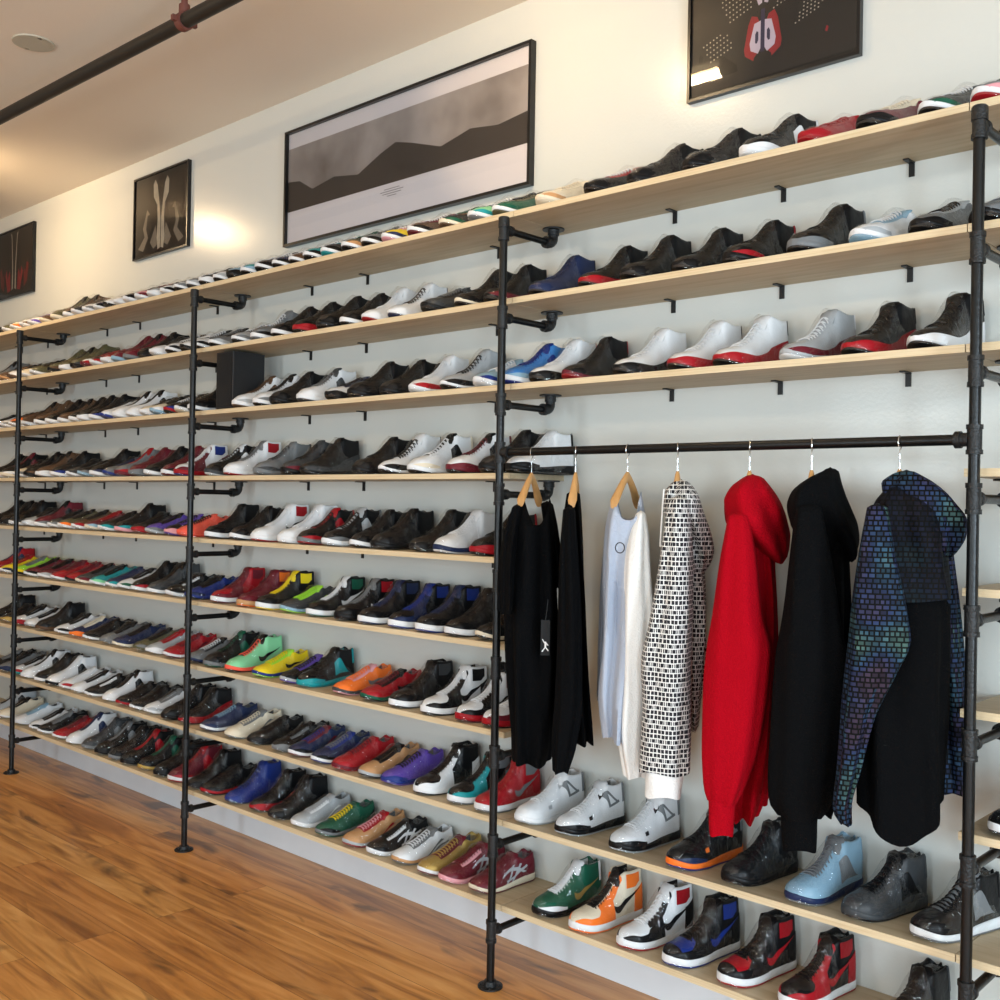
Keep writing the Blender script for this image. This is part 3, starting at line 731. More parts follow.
SHOES = {
 0: """-0.641 L k w g k k; -0.391 L v w v k w; -0.256 L c w o w w; -0.112 L w w u p w; 0.006 L w w p p w; 0.155 L u c u k k; 0.328 M v c v k k; 0.470 M u w k k w; 0.588 L k w d k k; 0.706 L w w g w g; 0.824 L n w k k w; 0.942 L w k w k w; 1.063 L w w w k w; 1.181 L k w k k w; 1.299 L q w m m w; 1.417 L s w w k w; 1.539 L w w k k w; 1.679 L s w g k w; 1.797 L g w s d w; 1.915 L k w w k k; 2.033 L w w s k w; 2.151 L l k k k w; 2.269 L t w l k w; 2.387 L k w k k w; 2.505 L n w k k w; 2.623 L u w u k k; 2.741 L t w k k w; 2.859 L k w k t w; 2.999 L v w a k e; 3.117 L g w k k g; 3.235 L y w n q w; 3.389 L u w k m w; 3.561 L k c e u e; 3.714 L z w t g w; 3.832 L e w e v k; 4.036 L c c a c c; 4.242 L k k k r w; 4.409 M k k k k k; 4.620 M k k k k k; 4.817 M k w w w k; 4.998 L r r r r r; 5.174 L m k k c c; 5.337 L k w e k w; 5.472 L g w q r e""",
 1: """-0.626 M g w u k k; -0.407 L u a u a c; -0.271 L w u w k w; -0.110 L c w c v k; 0.059 L v w v k k; 0.276 M v k u k k; 0.432 M v w w k k; 0.581 M v k d k k; 0.695 L w m r r w; 0.812 L k w r r w; 0.939 L r w w r w; 1.062 M m l m m k; 1.192 M m g m k k; 1.329 M k k k k k; 1.462 L w w w k w; 1.619 L w w k k w; 1.749 L w k w k w; 1.863 L w w k k w; 2.002 L g w s k g; 2.197 L s w g k w; 2.350 M g w k g w; 2.512 M k w k k k; 2.674 M k r r k k; 2.848 M k k k k k; 2.988 M k w k k k; 3.128 S w w w r w; 3.281 S w w w n k; 3.481 L d k d k g; 3.654 S k c k k k; 3.797 S k k m k k; 4.012 S n n n k n; 4.223 S k r r k k; 4.407 S k k k k k; 4.590 S k k k k k; 4.769 M k k r k k; 4.985 M k g g k k; 5.163 L w w s l w; 5.326 L g k k s k; 5.482 L g k g g g""",
 2: """-0.579 L w w g k g; -0.377 L w w g k w; -0.227 L o w u u c; -0.053 M u w u k k; 0.128 M u w k u k; 0.276 M k w k k k; 0.420 M u w u k k; 0.570 M k w k k k; 0.683 M k w w k k; 0.812 M k w b k k; 0.951 L w b w w w; 1.074 M w w w k w; 1.226 M w w w k w; 1.362 L c w w k c; 1.483 L c l w k w; 1.606 L k r b k w; 1.720 L k w k c k; 1.844 M k w k k k; 2.224 M w w s u u; 2.384 M w w g k k; 2.522 M k k k k k; 2.719 M w w w d g; 2.898 L w k k n k; 3.062 M k k k k k; 3.241 M k k k k k; 3.411 S w w r w w; 3.588 S s w k k k; 3.764 L l w b w w; 3.892 M j w l b b; 4.023 S w k k r w; 4.162 S k m k r k; 4.374 S w k k w w; 4.588 S w r r k w; 4.748 S w r r k w; 4.957 S s s m w w; 5.145 S k r r k k; 5.328 S k w w k k""",
 3: """-0.532 M k w k k g; -0.332 M k c w m g; -0.168 L c w g k k; 0.004 M k k u k k; 0.170 M u w w k l; 0.356 M k w b k b; 0.535 L d w d k k; 0.683 L k l g k w; 0.849 M k w n k w; 0.986 L g b g n s; 1.120 M g m r r g; 1.270 M m g g m k; 1.435 M k w k k k; 1.604 M m w k m m; 1.717 H w r m b w; 1.998 M k d k w k; 2.168 H w w w r g; 2.394 M g g d g d; 2.606 M d k m k k; 2.743 S k k d k k; 3.090 M k k k k k; 3.256 S w w k k k; 3.425 M w w c k w; 3.622 M w m m k m; 3.801 M k k k k k; 3.915 M w k k w w""",
 4: """-0.518 M k k k k g; -0.348 M k k k k k; -0.198 M k w d k k; -0.011 L s w w k w; 0.156 M m w g k w; 0.317 L d w g k g; 0.472 L v w o k k; 0.647 L u w r k k; 0.791 L m c l r k; 0.953 L k w t k k; 1.131 M k q t k r; 1.302 L k r r k k; 1.446 L p s g k k; 1.624 L k q q p k; 1.756 L f f f f k lp; 2.008 H k w k k k; 2.220 M k w k k k; 2.404 H w w w r w swk; 2.601 H w w w w w; 2.730 M k g r r k; 2.910 M k w g s k; 3.079 M k w k k k; 3.222 M k k k k k; 3.427 S k k k k k; 3.577 M w n w w w; 3.759 M k r r k k""",
 5: """-0.503 M r w r n g; -0.333 L y w n r i; -0.140 L i k y g k; 0.031 L m w k k w; 0.224 L m w s k w; 0.395 L r w r m w; 0.561 L r k r m w; 0.708 L d c m k k; 0.851 L t w z k z; 1.033 L n w t n z; 1.165 L w w e k k; 1.314 M k w r k k; 1.478 M d w d k k; 1.654 L k w k w k; 1.832 L b b n k k; 2.062 H r w m m m; 2.279 H m a m o m; 2.437 H k w k y y; 2.618 L d l d i i; 2.796 H k w k e w sww; 2.991 H k k k r g sww; 3.151 H k w k n n; 3.326 H k w n b b; 3.486 H k w k b n; 3.643 H k w k k k; 3.792 L k c k k k""",
 6: """-0.487 M k k k k g; -0.318 L k x x k w; -0.126 L w r r k k; 0.032 L w s w k w; 0.211 M k u k k k; 0.448 L w w k k w; 0.624 L n o o c a; 0.793 L k w k k w; 0.990 L g g g k g; 1.145 L n c n k n; 1.347 L v v g k g; 1.490 L s w w r n; 1.646 L r w r m r; 1.870 L g n g k w; 2.021 M k g k e k; 2.207 M z f z k f swk; 2.416 L y b y i y swk; 2.627 L k s k p k; 2.742 M k t t t k; 2.987 L o d o q o swg; 3.166 L r e r k m swk; 3.340 H k w k d k; 3.522 H w w k k w swk; 3.698 H w r k m w swk; 3.825 H w r m k w swk""",
 7: """-0.472 L k n d g k; -0.303 L g n n k k; -0.140 L w t r k w; 0.018 M w w w k k; 0.198 M k w k k k; 0.358 M w k w k k; 0.525 L w w r w w; 0.674 L w w w k w; 0.829 L k w k w k; 1.025 M w w w k w; 1.179 L k r k k k; 1.338 L k w k k k; 1.471 L w w s g w; 1.648 M k k k k k; 1.790 S k r r k k; 2.006 L n w n n l; 2.210 L c c c g c; 2.379 L k k k k k; 2.571 L k g g g k; 2.695 L n w k m b; 2.849 L n w k b g; 3.003 L r m r r m; 3.162 L a s a k k; 3.302 L p b b p k; 3.486 H k w w k k; 3.659 H k w t g k; 3.802 H r w r g r swg; 3.991 M w w w s w cr; 4.166 M w k w g w cr; 4.396 M w k w g w cr; 4.613 M k o n b k cr; 4.801 M k k k k k; 5.007 M l n l g g; 5.163 M d d d k k; 5.348 M k w k g k""",
 8: """-0.458 M s m w k k; -0.335 L c w c k c; -0.083 L w w w l w; 0.129 L w w k k k; 0.265 L k w k g k; 0.449 L r w r m m; 0.625 M w w w n w; 0.794 M d g d g d; 0.958 M k k k g k; 1.115 M k g k k l; 1.255 M k k k r k; 1.412 M k x k e k; 1.582 M k k k k k; 1.716 M m w r r m; 1.892 S k k k k k; 2.025 L k r k k k; 2.228 S b b b n n; 2.405 S k r r k k; 2.558 S k k k k k; 2.719 L s w s w s; 2.892 L e g k e y; 3.070 L a s a r q; 3.220 L k w k w k st; 3.363 L w a w g w; 3.522 L x w x m x; 3.635 L m q m q m as; 3.780 L m c m m m as; 4.076 M e k w w w swx; 4.246 H c w o o k swk; 4.434 H w w k r w swk; 4.608 H k w k b k swb tbb; 4.794 H k w k r k swr tbr; 4.988 H k w r r k swr; 5.255 M k k d k k""",
}

MESH = {k: make_style(k) for k in 'LMSH'}
SMALL = {k: make_style(k, True) for k in 'LMSH'}
KIND = {'L': 'low runner', 'M': 'mid basketball sneaker', 'S': 'sleek basketball sneaker', 'H': 'high-top'}
used = {}
def put_shoe(k, x, spec, theta, where, full=True, tipy=-0.288, scale=1.0):
    a = spec.split(); st, up, so, cap, acc, lace = a[:6]; logo = a[6] if len(a) > 6 else ''; tbx = a[7][2:] if len(a) > 7 else None
    D = MESH[st] if full else SMALL[st]
    th = math.radians(theta); hl = LEN/2*scale*1.02
    cy = tipy+hl*math.cos(th)+.012*math.sin(abs(th)); cx = x+hl*math.sin(th)
    if cy+hl*math.cos(th) > -.012: cy = -.012-hl*math.cos(th)
    root = empty('sneaker', (cx, cy, Z[k]+.0004), -th)
    root.scale = (scale*1.06, scale*1.02, scale)
    P = {'midsole': so, 'outsole': acc if so != 'k' else 'k', 'upper': up, 'toe_cap': cap, 'tongue': up if st == 'S' else (acc if acc != so or up == acc else up)}
    if st == 'H': P['tongue'] = lace; P.update(eyestay=cap, heel_counter=cap, ankle_panel=acc, collar_lining='k', laces=lace)
    elif st == 'M': P.update(eyestay=up, side_panel=acc, heel_tab=cap, collar_lining=acc, laces=lace)
    elif st == 'S': P.update(heel_tab=acc, collar_lining=acc, laces=lace)
    else: P.update(eyestay=acc, heel_counter=cap, side_stripe=acc, collar_lining='d', laces=lace)
    if not full:
        for q in ('laces', 'side_stripe', 'heel_tab', 'ankle_panel', 'outsole'): P.pop(q, None)
    if logo.startswith('sw'):
        P.pop('side_panel', None); P.pop('side_stripe', None)
        P['swoosh'] = logo[2:] or 'w'
    if logo in ('as', 'st'): P.pop('side_stripe', None); P['side_stripes'] = 's' if logo == 'as' else 'w'
    if tbx: P['toe_box'] = tbx
    if logo == 'cr':
        P['tongue'] = up
        P.pop('side_panel', None); P['wing_support'] = 'g'; P['eyelet_tab'] = acc if so == 'w' else ('o' if up == 'k' else 'k')
        P['toe_cap'] = so if so == 'k' and up == 'w' else cap
        P['heel_tab'] = 'g'; P['outsole'] = 's' if up == 'w' else P['outsole']
    for part, c in P.items():
        for me in (D[part] if isinstance(D[part], list) else [D[part]]):
            if len(me.materials) == 0: me.materials.append(MC[c])
            o = bpy.data.objects.new('side_stripe' if part == 'side_stripes' else part, me); C.objects.link(o); o.parent = root
            o.material_slots[0].link = 'OBJECT'; o.material_slots[0].material = MC[c]
    if True:
        o = bpy.data.objects.new('clear_wrap', D['clear_wrap']); C.objects.link(o); o.parent = root
        if len(D['clear_wrap'].materials) == 0: D['clear_wrap'].materials.append(M_wrap)
    nm = COL[up][0]
    for q in (cap, so, acc):
        if q != up and COL[q][0] not in nm: nm += ' and '+COL[q][0]; break
    lab = '%s %s, %s, %s' % (nm, KIND[st], shelfname(k), where)
    tag(root, lab, 'sneaker', 'wrapped sneakers on the '+shelfname(k))
    return root
postname = ['first', 'second', 'third', 'fourth']
def angle_for(k, x):
    """how far each row is turned towards the door"""
    t = sstep(2.8, 4.6, x)
    if k == 0: return 5+14*t
    if k <= 2: return 4+8*t
    return 4+8*t+(8 if x > 5.1 and k == 7 else 0)
for k in SHOES:
    rows = [q.strip().split(None, 1) for q in SHOES[k].split(';')]
    cnt = {}
    for xs, spec in rows:
        x = float(xs)
        if x < PX[0]-.02: key = -1
        else: key = max(i for i in range(4) if x >= PX[i]-.02)
        cnt[key] = cnt.get(key, 0)+1
    seen = {}
    for xs, spec in rows:
        x = float(xs)
        key = -1 if x < PX[0]-.02 else max(i for i in range(4) if x >= PX[i]-.02)
        seen[key] = seen.get(key, 0)+1
        if key == -1: where = '%s left of first post' % n_ord[cnt[-1]-seen[-1]]
        else: where = '%s right of %s post' % (n_ord[seen[key]-1], postname[key])
        th = angle_for(k, x)+R.uniform(-2.5, 2.5)
        put_shoe(k, x, spec, th, where, full=(x > 1.6), scale=R.uniform(.97, 1.02))
put_shoe(6, 5.535, 'M k w k d k', 24, 'just right of fourth post')

# ------------------------------------------------------------------ hanging clothes
GARMENTS = {'blackhood':{'X':5.072,
'ang':0.466,
'parts':{'body':[(0.012,0.099,1.565,0.1,0.12),(0.008,0.108,1.346,0.1,0.14),(-0.004,0.109,1.127,0.1,0.14),
(-0.017,0.094,0.907,0.1,0.13),(0.0,0.074,0.827,0.1,0.09)],
'cuff_a':[(-0.063,0.03,0.862,-0.12,0.045),(-0.059,0.027,0.777,-0.12,0.04)],
'hood':[(0.027,0.069,1.753,0.04,0.04),(-0.014,0.071,1.731,0.02,0.08),(-0.054,0.079,1.693,0.02,0.12),
(-0.066,0.095,1.653,0.02,0.13),(-0.053,0.117,1.607,0.04,0.14),(-0.011,0.124,1.566,0.06,0.13),
(0.041,0.117,1.531,0.06,0.09),(0.068,0.105,1.514,0.06,0.05)],
'sleeve_a':[(-0.039,0.027,1.653,-0.1,0.05),(-0.052,0.054,1.52,-0.12,0.06),(-0.066,0.076,1.367,-0.12,0.07),
(-0.079,0.092,1.265,-0.12,0.07),(-0.087,0.085,1.111,-0.12,0.06),(-0.094,0.073,0.958,-0.12,0.06),
(-0.091,0.059,0.893,-0.12,0.055),(-0.068,0.035,0.857,-0.12,0.045)],
'sleeve_b':[(0.071,0.099,1.504,0.2,0.04),(0.081,0.114,1.247,0.2,0.05),(0.08,0.113,0.99,0.2,0.05),
(0.066,0.099,0.817,0.2,0.04)]}},
'grid':{'X':5.311,
'ang':0.391,
'parts':{'body':[(-0.047,0.094,1.526,0,0.06),(-0.058,0.104,1.446,0,0.08),(-0.069,0.116,1.416,0,0.112),(-0.076,0.12,1.327,0,0.12),
(-0.079,0.118,1.177,0,0.12),(-0.086,0.113,1.028,0,0.13),(-0.087,0.114,0.928,0,0.13,0.09)],
'hood':[(-0.015,0.048,1.742,0.0,0.05),(-0.041,0.084,1.72,0.02,0.09),(-0.036,0.126,1.677,0.04,0.12),(-0.006,0.153,1.626,0.05,0.13),
(0.028,0.147,1.585,0.06,0.12),(0.071,0.131,1.549,0.06,0.09),(0.096,0.123,1.531,0.06,0.05)],
'sleeve_a':[(-0.075,-0.025,1.656,-0.1,0.05),(-0.094,-0.002,1.532,-0.13,0.06),(-0.106,0.024,1.407,-0.13,0.06),
(-0.109,0.032,1.34,-0.13,0.06),(-0.115,0.004,1.268,-0.13,0.055),(-0.124,-0.048,1.148,-0.13,0.05),
(-0.131,-0.077,1.017,-0.13,0.05),(-0.139,-0.098,0.92,-0.13,0.045),(-0.12,-0.096,0.883,-0.13,0.03)],
'sleeve_b':[(0.093,0.132,1.56,0.12,0.04),(0.101,0.15,1.413,0.14,0.05),(0.11,0.172,1.148,0.14,0.05),(0.118,0.193,0.921,0.14,0.05)],
'yoke':[(-0.031,0.061,1.707,0,0.06),(-0.059,0.096,1.664,0,0.09),(-0.071,0.109,1.576,0,0.11),(-0.071,0.121,1.432,0,0.118)]}},
'longsleeve':{'X':4.259,
'ang':0.68,
'parts':{'body':[(-0.026,0.015,1.685,0.05,0.1,0.0),(-0.032,0.02,1.618,0.05,0.15),(-0.032,0.029,1.473,0.05,0.16),
(-0.026,0.042,1.281,0.05,0.16),(-0.016,0.052,1.088,0.05,0.15),(-0.006,0.068,0.901,0.05,0.14)],
'sleeve_a':[(-0.036,0.0,1.634,-0.15,0.05),(-0.043,0.012,1.482,-0.16,0.05),(-0.044,0.028,1.239,-0.16,0.05),
(-0.047,0.032,1.055,-0.15,0.05),(-0.054,0.013,0.917,-0.15,0.04),(-0.053,-0.01,0.834,-0.15,0.035)],
'sleeve_b':[(-0.01,0.017,1.616,0.2,0.03),(0.002,0.036,1.329,0.2,0.05),(0.008,0.056,0.991,0.2,0.05),
(0.017,0.064,0.888,0.2,0.03)]}},
'pattern':{'X':4.646,
'ang':0.585,
'parts':{'body':[(-0.014,0.069,1.625,0.1,0.1),(-0.024,0.08,1.49,0.1,0.14),(-0.02,0.09,1.279,0.1,0.14),(-0.011,0.078,1.097,0.1,0.12),
(0.021,0.071,0.98,0.1,0.08)],
'cuff_a':[(-0.074,0.033,0.901,-0.12,0.045),(-0.075,0.025,0.827,-0.12,0.04)],
'hood':[(-0.016,0.037,1.72,0.0,0.05),(-0.035,0.057,1.693,0.0,0.09),(-0.041,0.073,1.646,0.02,0.12),
(-0.013,0.092,1.581,0.04,0.14),(0.011,0.099,1.521,0.06,0.13),(0.036,0.089,1.473,0.06,0.1),
(0.048,0.078,1.451,0.06,0.05)],
'sleeve_a':[(-0.026,0.036,1.669,-0.1,0.05),(-0.045,0.045,1.499,-0.12,0.06),(-0.07,0.047,1.33,-0.12,0.07),
(-0.093,0.047,1.203,-0.12,0.07),(-0.085,0.049,1.075,-0.12,0.06),(-0.088,0.047,0.896,-0.12,0.05)],
'sleeve_b':[(0.051,0.085,1.389,0.2,0.04),(0.054,0.097,1.233,0.2,0.05),(0.05,0.087,1.075,0.2,0.04),
(0.052,0.077,0.965,0.2,0.03)]}},
'red':{'X':4.885,
'ang':0.52,
'parts':{'body':[(-0.012,0.066,1.558,0.1,0.12),(-0.014,0.084,1.33,0.1,0.14),(-0.021,0.073,1.101,0.1,0.14),(-0.04,0.063,0.9,0.1,0.13),
(-0.047,0.053,0.813,0.1,0.12),(-0.03,0.037,0.765,0.1,0.09)],
'cuff_a':[(-0.094,-0.021,0.862,-0.12,0.045),(-0.09,-0.027,0.771,-0.12,0.04)],
'hood':[(-0.02,0.037,1.734,0.0,0.05),(-0.052,0.056,1.708,0.0,0.09),(-0.073,0.084,1.664,0.02,0.12),(-0.07,0.104,1.616,0.04,0.14),
(-0.037,0.114,1.568,0.06,0.14),(0.005,0.113,1.525,0.06,0.11),(0.05,0.097,1.499,0.06,0.06)],
'sleeve_a':[(-0.055,0.003,1.628,-0.1,0.05),(-0.073,0.023,1.511,-0.12,0.06),(-0.091,0.044,1.351,-0.12,0.07),
(-0.103,0.066,1.265,-0.12,0.07),(-0.109,0.058,1.163,-0.12,0.06),(-0.109,0.032,1.002,-0.12,0.06),
(-0.104,-0.0,0.895,-0.12,0.055),(-0.094,-0.018,0.857,-0.12,0.045)],
'sleeve_b':[(0.049,0.078,1.495,0.2,0.04),(0.056,0.091,1.257,0.2,0.05),(0.038,0.084,0.959,0.2,0.05),(0.018,0.07,0.779,0.2,0.04)]}},
'tee':{'X':4.071,
'ang':0.721,
'parts':{'body':[(-0.023,0.061,1.673,-0.05,0.1,0.1),(-0.045,0.071,1.638,-0.05,0.12,0.06),(-0.067,0.079,1.566,-0.05,0.13,0),
(-0.074,0.089,1.404,-0.05,0.13,0),(-0.07,0.092,1.209,-0.05,0.13,0),(-0.06,0.089,1.015,-0.05,0.13,0),
(-0.051,0.088,0.891,-0.05,0.13,0),(-0.047,0.076,0.819,-0.05,0.12,0)],
'sleeve_a':[(0.033,0.073,1.651,0.0,0.05),(0.048,0.091,1.565,0.0,0.07),(0.063,0.106,1.466,0.0,0.08),(0.068,0.114,1.376,0.0,0.08)],
'sleeve_b':[(-0.061,-0.029,1.638,-0.12,0.04),(-0.088,-0.04,1.535,-0.12,0.07),(-0.098,-0.044,1.408,-0.12,0.08),
(-0.099,-0.048,1.305,-0.12,0.07)]}},
'white':{'X':4.464,
'ang':0.632,
'parts':{'body':[(-0.034,0.042,1.692,0,0.1,0.11),(-0.048,0.048,1.659,0,0.14,0.05),(-0.062,0.059,1.577,0,0.14),
(-0.068,0.067,1.425,0,0.14),(-0.071,0.07,1.243,0,0.14),(-0.075,0.049,1.091,0,0.14),(-0.057,0.021,0.954,0,0.14)],
'sleeve_a':[(0.027,0.056,1.626,-0.1,0.04),(0.007,0.066,1.564,-0.11,0.05),(-0.003,0.07,1.49,-0.12,0.06),
(-0.009,0.082,1.314,-0.12,0.06),(-0.009,0.082,1.137,-0.12,0.06),(-0.015,0.073,0.989,-0.12,0.05),
(0.005,0.067,0.852,-0.12,0.035)],
'sleeve_b':[(-0.06,-0.028,1.621,0.14,0.04),(-0.078,-0.043,1.413,0.14,0.05),(-0.084,-0.043,1.19,0.14,0.05),
(-0.084,-0.043,1.03,0.14,0.04)]}}}

def cloth_mat(name, col, rough=0.9, bump=0.35, sheen=0.0):
    return mat(name, col, rough, bump=bump, bscale=220, spec=0.08, sheen=sheen)
def loft(secs, folds=5, amp=0.010, phase=0.0, cap=True, n=56, rows=34, seed=1):
    """secs: (x left, x right, z, y centre, half depth[, dip of the edge]) top to bottom"""
    secs = sorted(secs, key=lambda q: -q[2])
    zt, zb = secs[0][2], secs[-1][2]
    tabs = []
    for c in range(5):
        idx = (0, 1, 3, 4, 5)[c]
        tabs.append([(-q[2], (q[idx] if len(q) > idx else 0.0)) for q in secs])
    rr = random.Random(seed); ph = [rr.uniform(0, 6.28) for _ in range(6)]
    mb = MB(); R_ = []
    for i in range(rows+1):
        u = i/rows; u = u if len(secs) > 2 else u
        z = zt+(zb-zt)*u
        l, r, yc, hd, dip = [interp(t, -z) for t in tabs]
        cx = (l+r)/2; hw = max(.003, (r-l)/2); ring = []
        grow = .3+.7*min(1, u*2.2)
        for j in range(n):
            a = 2*math.pi*j/n
            ca, sa = math.cos(a), math.sin(a)
            ex = 2/2.5
            f = 1+ (amp*grow/max(hw, .03))*(math.sin(folds*a+ph[0]+1.3*math.sin(3*u+ph[1]))+.55*math.sin((folds+3)*a+ph[2]-2.5*u)+.35*math.sin(2*a+ph[3]+9*u))
            x = hw*math.copysign(abs(ca)**ex, ca)*(1+.5*(f-1)); y = hd*math.copysign(abs(sa)**ex, sa)*f
            zz = z - dip*(1-abs(ca)**1.5)
            ring.append((cx+x, yc+y, zz+.004*math.sin(3*a+ph[4])*(u if cap else 1)))
        R_.append(ring)
    q = mb.grid(R_, wrap=True)
    if cap:
        # close the top with a small dome, leave the hem open but turned in
        l, r, yc, hd = R_[0][n//2][0], R_[0][0][0], sum(p[1] for p in R_[0])/n, 0
        c = Vector((sum(p[0] for p in R_[0])/n, sum(p[1] for p in R_[0])/n, sum(p[2] for p in R_[0])/n+.006))
        b0 = len(mb.v)
        for f_ in (.6, .25): mb.v += [tuple(c+(Vector(p)-c)*f_+Vector((0, 0, .004))) for p in R_[0]]
        mb.v.append(tuple(c+Vector((0, 0, .006))))
        for j in range(n):
            j2 = (j+1) % n
            mb.f += [(b0+j, b0+j2, q+j2, q+j), (b0+n+j, b0+n+j2, b0+j2, b0+j), (b0+2*n, b0+n+j2, b0+n+j)]
    hem = R_[-1]; b1 = len(mb.v); cx = sum(p[0] for p in hem)/n; cy = sum(p[1] for p in hem)/n
    mb.v += [(cx+(p[0]-cx)*.93, cy+(p[1]-cy)*.93, p[2]+.006) for p in hem]
    mb.v += [(cx+(p[0]-cx)*.90, cy+(p[1]-cy)*.90, p[2]+.05) for p in hem]
    hb = q+rows*n
    for j in range(n):
        j2 = (j+1) % n
        mb.f += [(hb+j, hb+j2, b1+j2, b1+j), (b1+j, b1+j2, b1+n+j2, b1+n+j)]
    mb.f.append(tuple(b1+n+j for j in range(n)))
    mb.perim = n
    return mb
def build_loft(name, secs, m, parent, **kw):
    mb = loft(secs, **kw)
    o = link(name, mb.mesh(name, angle=80), m, parent)
    # arc-length style UVs so prints follow the cloth
    me = o.data; uvl = me.uv_layers.new(name='cloth')
    for p in me.polygons:
        cx = sum(me.vertices[v].co.x for v in p.vertices)/len(p.vertices)
        nrm = p.normal
        for li in p.loop_indices:
            co = me.vertices[me.loops[li].vertex_index].co
            uu = co.x if abs(nrm.y) > abs(nrm.x) else co.y*(1 if nrm.x > 0 else -1)
            uvl.data[li].uv = (uu, co.z)
    return o

M_hwood = plywood('hanger_wood', '#c99a62', '#b3834c', (8, 8, 2))
M_chrome = mat('hanger_chrome', '#c8cacc', 0.18, metal=1.0)
def hanger(g, beta, label, open_w=.20):
    """wooden hanger: shoulder bar turned by beta about the hook"""
    root = empty('clothes_hanger', (g['X'], -DP, RZ), g['ang']+beta); drop = .085
    hk = MB()
    pts = [(0.018*math.sin(a), 0, 0.0*1+0.0185*math.cos(a)-0.0035) for a in [math.radians(t) for t in range(-120, 181, 20)]]
    pts = [(x, 0, z) for x, y, z in pts]+[(-.004, 0, -.035), (0, 0, -.046), (0, 0, -.075)]
    hk.tube(pts, 0.0017, 8); link('hook', hk.mesh('hook'), M_chrome, root)
    rows = []
    for i in range(25):
        u = -1+2*i/24; x = u*open_w
        z = -.072-.085*abs(u)**1.25-.01*(abs(u) > .97); hh = .016-.006*abs(u); tt = .007+.008*abs(u)
        if abs(u) > .99: hh *= .5; tt *= .6
        y = .004*u*u
        rows.append([(x, y+tt*math.cos(a), z+hh*math.sin(a)-.012) for a in [2*math.pi*j/12 for j in range(12)]])
    mb = MB(); q = mb.grid(rows, wrap=True); mb.f += [tuple(q+j for j in range(12))[::-1], tuple(q+24*12+j for j in range(12))]
    link('shoulder_bar', mb.mesh('shoulder_bar'), M_hwood, root)
    tag(root, label, 'hanger', 'wooden hangers on the rail')
    return root
def garment(key, name, label, mats, cat, foldmap={}):
    g = GARMENTS[key]
    root = empty(name, (g['X'], -DP, 0), g['ang'])
    P = {}
    names = {'sleeve_a': 'sleeve', 'sleeve_b': 'sleeve', 'cuff_a': 'cuff', 'body': 'body', 'hood': 'hood', 'yoke': 'yoke'}
    for i, (pk, secs) in enumerate(sorted(g['parts'].items(), key=lambda q: 'cuff' in q[0])):
        kw = dict(seed=i+len(key)*7, folds=4 if 'sleeve' in pk else 6, amp=.006 if 'sleeve' in pk else .011)
        if 'cuff' in pk: kw.update(folds=3, amp=.002, rows=8)
        if pk == 'hood': kw.update(folds=3, amp=.013, rows=26)
        if key in ('tee', 'white') and pk == 'body': kw.update(cap=False)
        par = root
        if pk == 'cuff_a': par = P['sleeve_a']
        P[pk] = build_loft(names[pk], [tuple(s) for s in secs], mats.get(pk, mats['all']), par, **kw)
    tag(root, label, cat)
    return root, P, g
K = cloth_mat('black_jersey', '#060709')
KF = cloth_mat('black_fleece', '#07080a', bump=.5)
WH = cloth_mat('white_jersey', '#d8dbe2'); WH2 = cloth_mat('white_cuff', '#e6e6e4')
WH_SHADE = cloth_mat('shaded_white_jersey', '#a9b2c2')  # shade on the white shirt painted in as a blue-grey tone
RD = cloth_mat('red_fleece', '#a00316', bump=.5)

def weave_mat():
    """black and white linked basket print"""
    m = bpy.data.materials.new('basket_print'); m.use_nodes = True
    nt = m.node_tree; N = nt.nodes.new; L = nt.links; b = nt.nodes['Principled BSDF']; b.inputs['Roughness'].default_value = .85
    uv = N('ShaderNodeUVMap'); uv.uv_map = 'cloth'
    br = N('ShaderNodeTexBrick'); br.offset = .5; br.inputs['Scale'].default_value = 1; br.inputs['Brick Width'].default_value = .021; br.inputs['Row Height'].default_value = .0135
    br.inputs['Mortar Size'].default_value = .0016; br.inputs['Mortar Smooth'].default_value = .05; br.inputs['Color1'].default_value = (.008, .009, .014, 1); br.inputs['Color2'].default_value = (.008, .009, .014, 1)
    br.inputs['Mortar'].default_value = (.72, .72, .70, 1)
    nz = N('ShaderNodeTexNoise'); nz.inputs['Scale'].default_value = 90; vm = N('ShaderNodeVectorMath'); vm.operation = 'MULTIPLY_ADD'
    L.new(uv.outputs[0], nz.inputs['Vector']); vm.inputs[1].default_value = (.0025, .0025, 0)
    L.new(nz.outputs['Color'], vm.inputs[0]); L.new(uv.outputs[0], vm.inputs[2]); L.new(vm.outputs[0], br.inputs['Vector'])
    # short vertical white ticks through every black block
    b2 = N('ShaderNodeTexBrick'); b2.offset = .5; b2.inputs['Scale'].default_value = 1; b2.inputs['Brick Width'].default_value = .0105; b2.inputs['Row Height'].default_value = .027
    b2.inputs['Mortar Size'].default_value = .0008; b2.inputs['Color1'].default_value = (0, 0, 0, 1); b2.inputs['Color2'].default_value = (0, 0, 0, 1); b2.inputs['Mortar'].default_value = (.72, .72, .70, 1)
    L.new(vm.outputs[0], b2.inputs['Vector'])
    mx = N('ShaderNodeMix'); mx.data_type = 'RGBA'; mx.blend_type = 'LIGHTEN'; mx.inputs[0].default_value = 1
    L.new(br.outputs['Color'], mx.inputs[6]); L.new(b2.outputs['Color'], mx.inputs[7]); L.new(mx.outputs[2], b.inputs['Base Color'])
    return m
